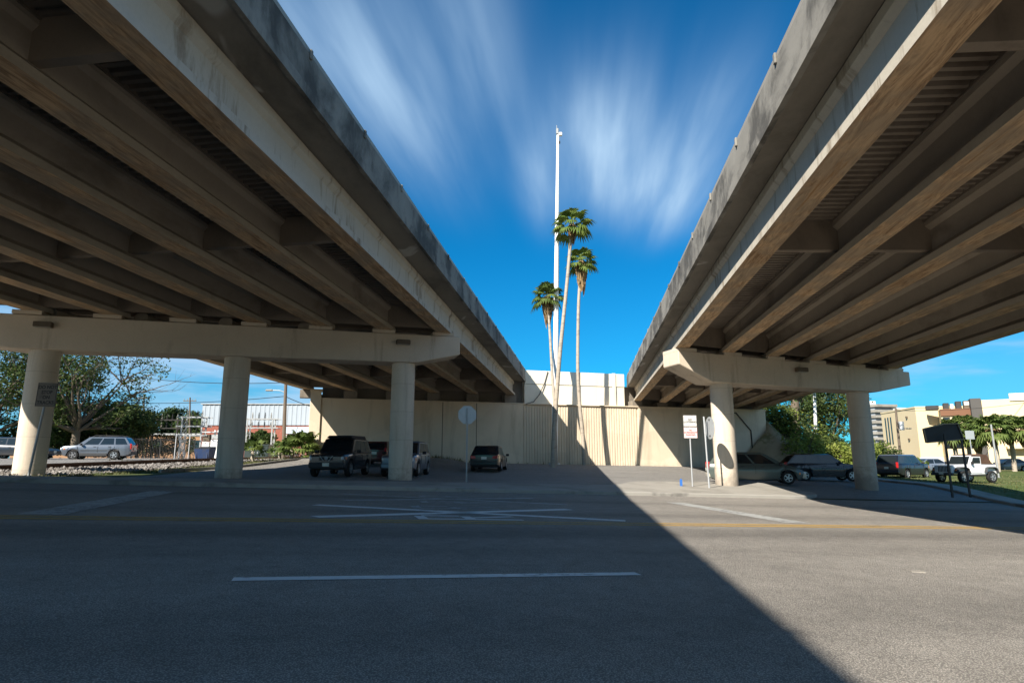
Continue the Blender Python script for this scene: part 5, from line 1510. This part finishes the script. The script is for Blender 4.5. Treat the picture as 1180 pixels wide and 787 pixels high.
la = t.math('DIVIDE', t.math('SUBTRACT', t.math('MULTIPLY', X, math.cos(az)), t.math('MULTIPLY', Y, math.sin(az))), zc)
fo = t.math('DIVIDE', t.math('ADD', t.math('MULTIPLY', X, math.sin(az)), t.math('MULTIPLY', Y, math.cos(az))), zc)
cv = t.n('ShaderNodeCombineXYZ'); t.put(cv.inputs[0], t.math('MULTIPLY', la, 5.5)); t.put(cv.inputs[1], t.math('MULTIPLY', fo, .8)); cv.inputs[2].default_value = 2.3
ns = t.noise(cv.outputs[0], 1.0, 4, .5)
cv2 = t.n('ShaderNodeCombineXYZ'); t.put(cv2.inputs[0], t.math('MULTIPLY', la, 11.0)); t.put(cv2.inputs[1], t.math('MULTIPLY', fo, .9)); cv2.inputs[2].default_value = 5.1
ns2 = t.noise(cv2.outputs[0], 1.0, 3, .5)
streak = t.math('ADD', t.math('MULTIPLY', ns, .72), t.math('MULTIPLY', ns2, .28))
def blob(a0, b0, sa, sb, am):
    da = t.math('DIVIDE', t.math('SUBTRACT', la, a0), sa); db = t.math('DIVIDE', t.math('SUBTRACT', fo, b0), sb)
    r = t.math('ADD', t.math('MULTIPLY', da, da), t.math('MULTIPLY', db, db))
    return t.math('MULTIPLY', t.math('POWER', 2.718, t.math('MULTIPLY', r, -1)), am)
tot = None
for args in ((.17, 2.05, .20, .42, 1.15), (.38, 2.35, .14, .40, .9), (.06, 1.75, .11, .28, .6), (-.50, 1.60, .15, .55, .66), (-.25, 1.32, .10, .45, .62), (-.15, 2.15, .07, .4, .6), (.42, 1.75, .10, .3, .3), (-.62, 1.3, .16, .35, .5)):
    bl = blob(*args); tot = bl if tot is None else t.math('ADD', tot, bl)
cl = t.math('MULTIPLY', tot, t.ramp(streak, .28, .70, .3, 1.0))
# low thin cirrus towards the horizon
cm = t.n('ShaderNodeMapping'); t.put(cm.inputs[0], dirn); cm.inputs['Scale'].default_value = (2.2, 2.2, 17)
lown = t.ramp(t.noise(cm.outputs[0], 1.0, 5, .55, .4), .36, .60, 0, .9)
lowm = t.math('MULTIPLY', t.ramp(Z, .04, .09, .3, 1), t.ramp(Z, .12, .30, 1, 0))
side = t.ramp(t.math('ABSOLUTE', t.math('SUBTRACT', X, .12)), .25, .5, 0, 1)
cl = t.math('ADD', cl, t.math('MULTIPLY', t.math('MULTIPLY', lown, lowm), side))
# unseen broken white cloud added behind the camera as neutral fill light
back = t.math('MULTIPLY', t.ramp(Y, -.55, -.02, 1, 0), t.ramp(Z, .0, .1, .4, 1))
bn = t.ramp(t.noise(dirn, 3.2, 6, .6), .40, .62, 0, .95)
cl = t.math('ADD', cl, t.math('MULTIPLY', back, bn))
cl = t.math('MINIMUM', cl, .92)
grade = t.mix(1.0, sky.outputs[0], (.03, .69, 1.0), 'MULTIPLY')
cloud = (3.6, 5.2, 7.0)
hz = t.math('MULTIPLY', t.ramp(Z, .0, .34, .42, 0), t.math('MULTIPLY_ADD', side, .8, .2))
grade = t.mix(hz, grade, (2.2, 4.4, 6.2))
skyc = t.mix(cl, grade, cloud)
bg = t.n('ShaderNodeBackground'); t.put(bg.inputs[0], skyc); bg.inputs[1].default_value = .062
wo = t.n('ShaderNodeOutputWorld'); t.t.links.new(bg.outputs[0], wo.inputs[0])

sc.view_settings.view_transform = 'Standard'; sc.view_settings.look = 'None'
sc.view_settings.exposure = 1.14; sc.view_settings.gamma = 1; sc.view_settings.use_curve_mapping = False
sc.render.engine = 'CYCLES'
sc.cycles.max_bounces = 6; sc.cycles.diffuse_bounces = 5; sc.cycles.use_denoising = True
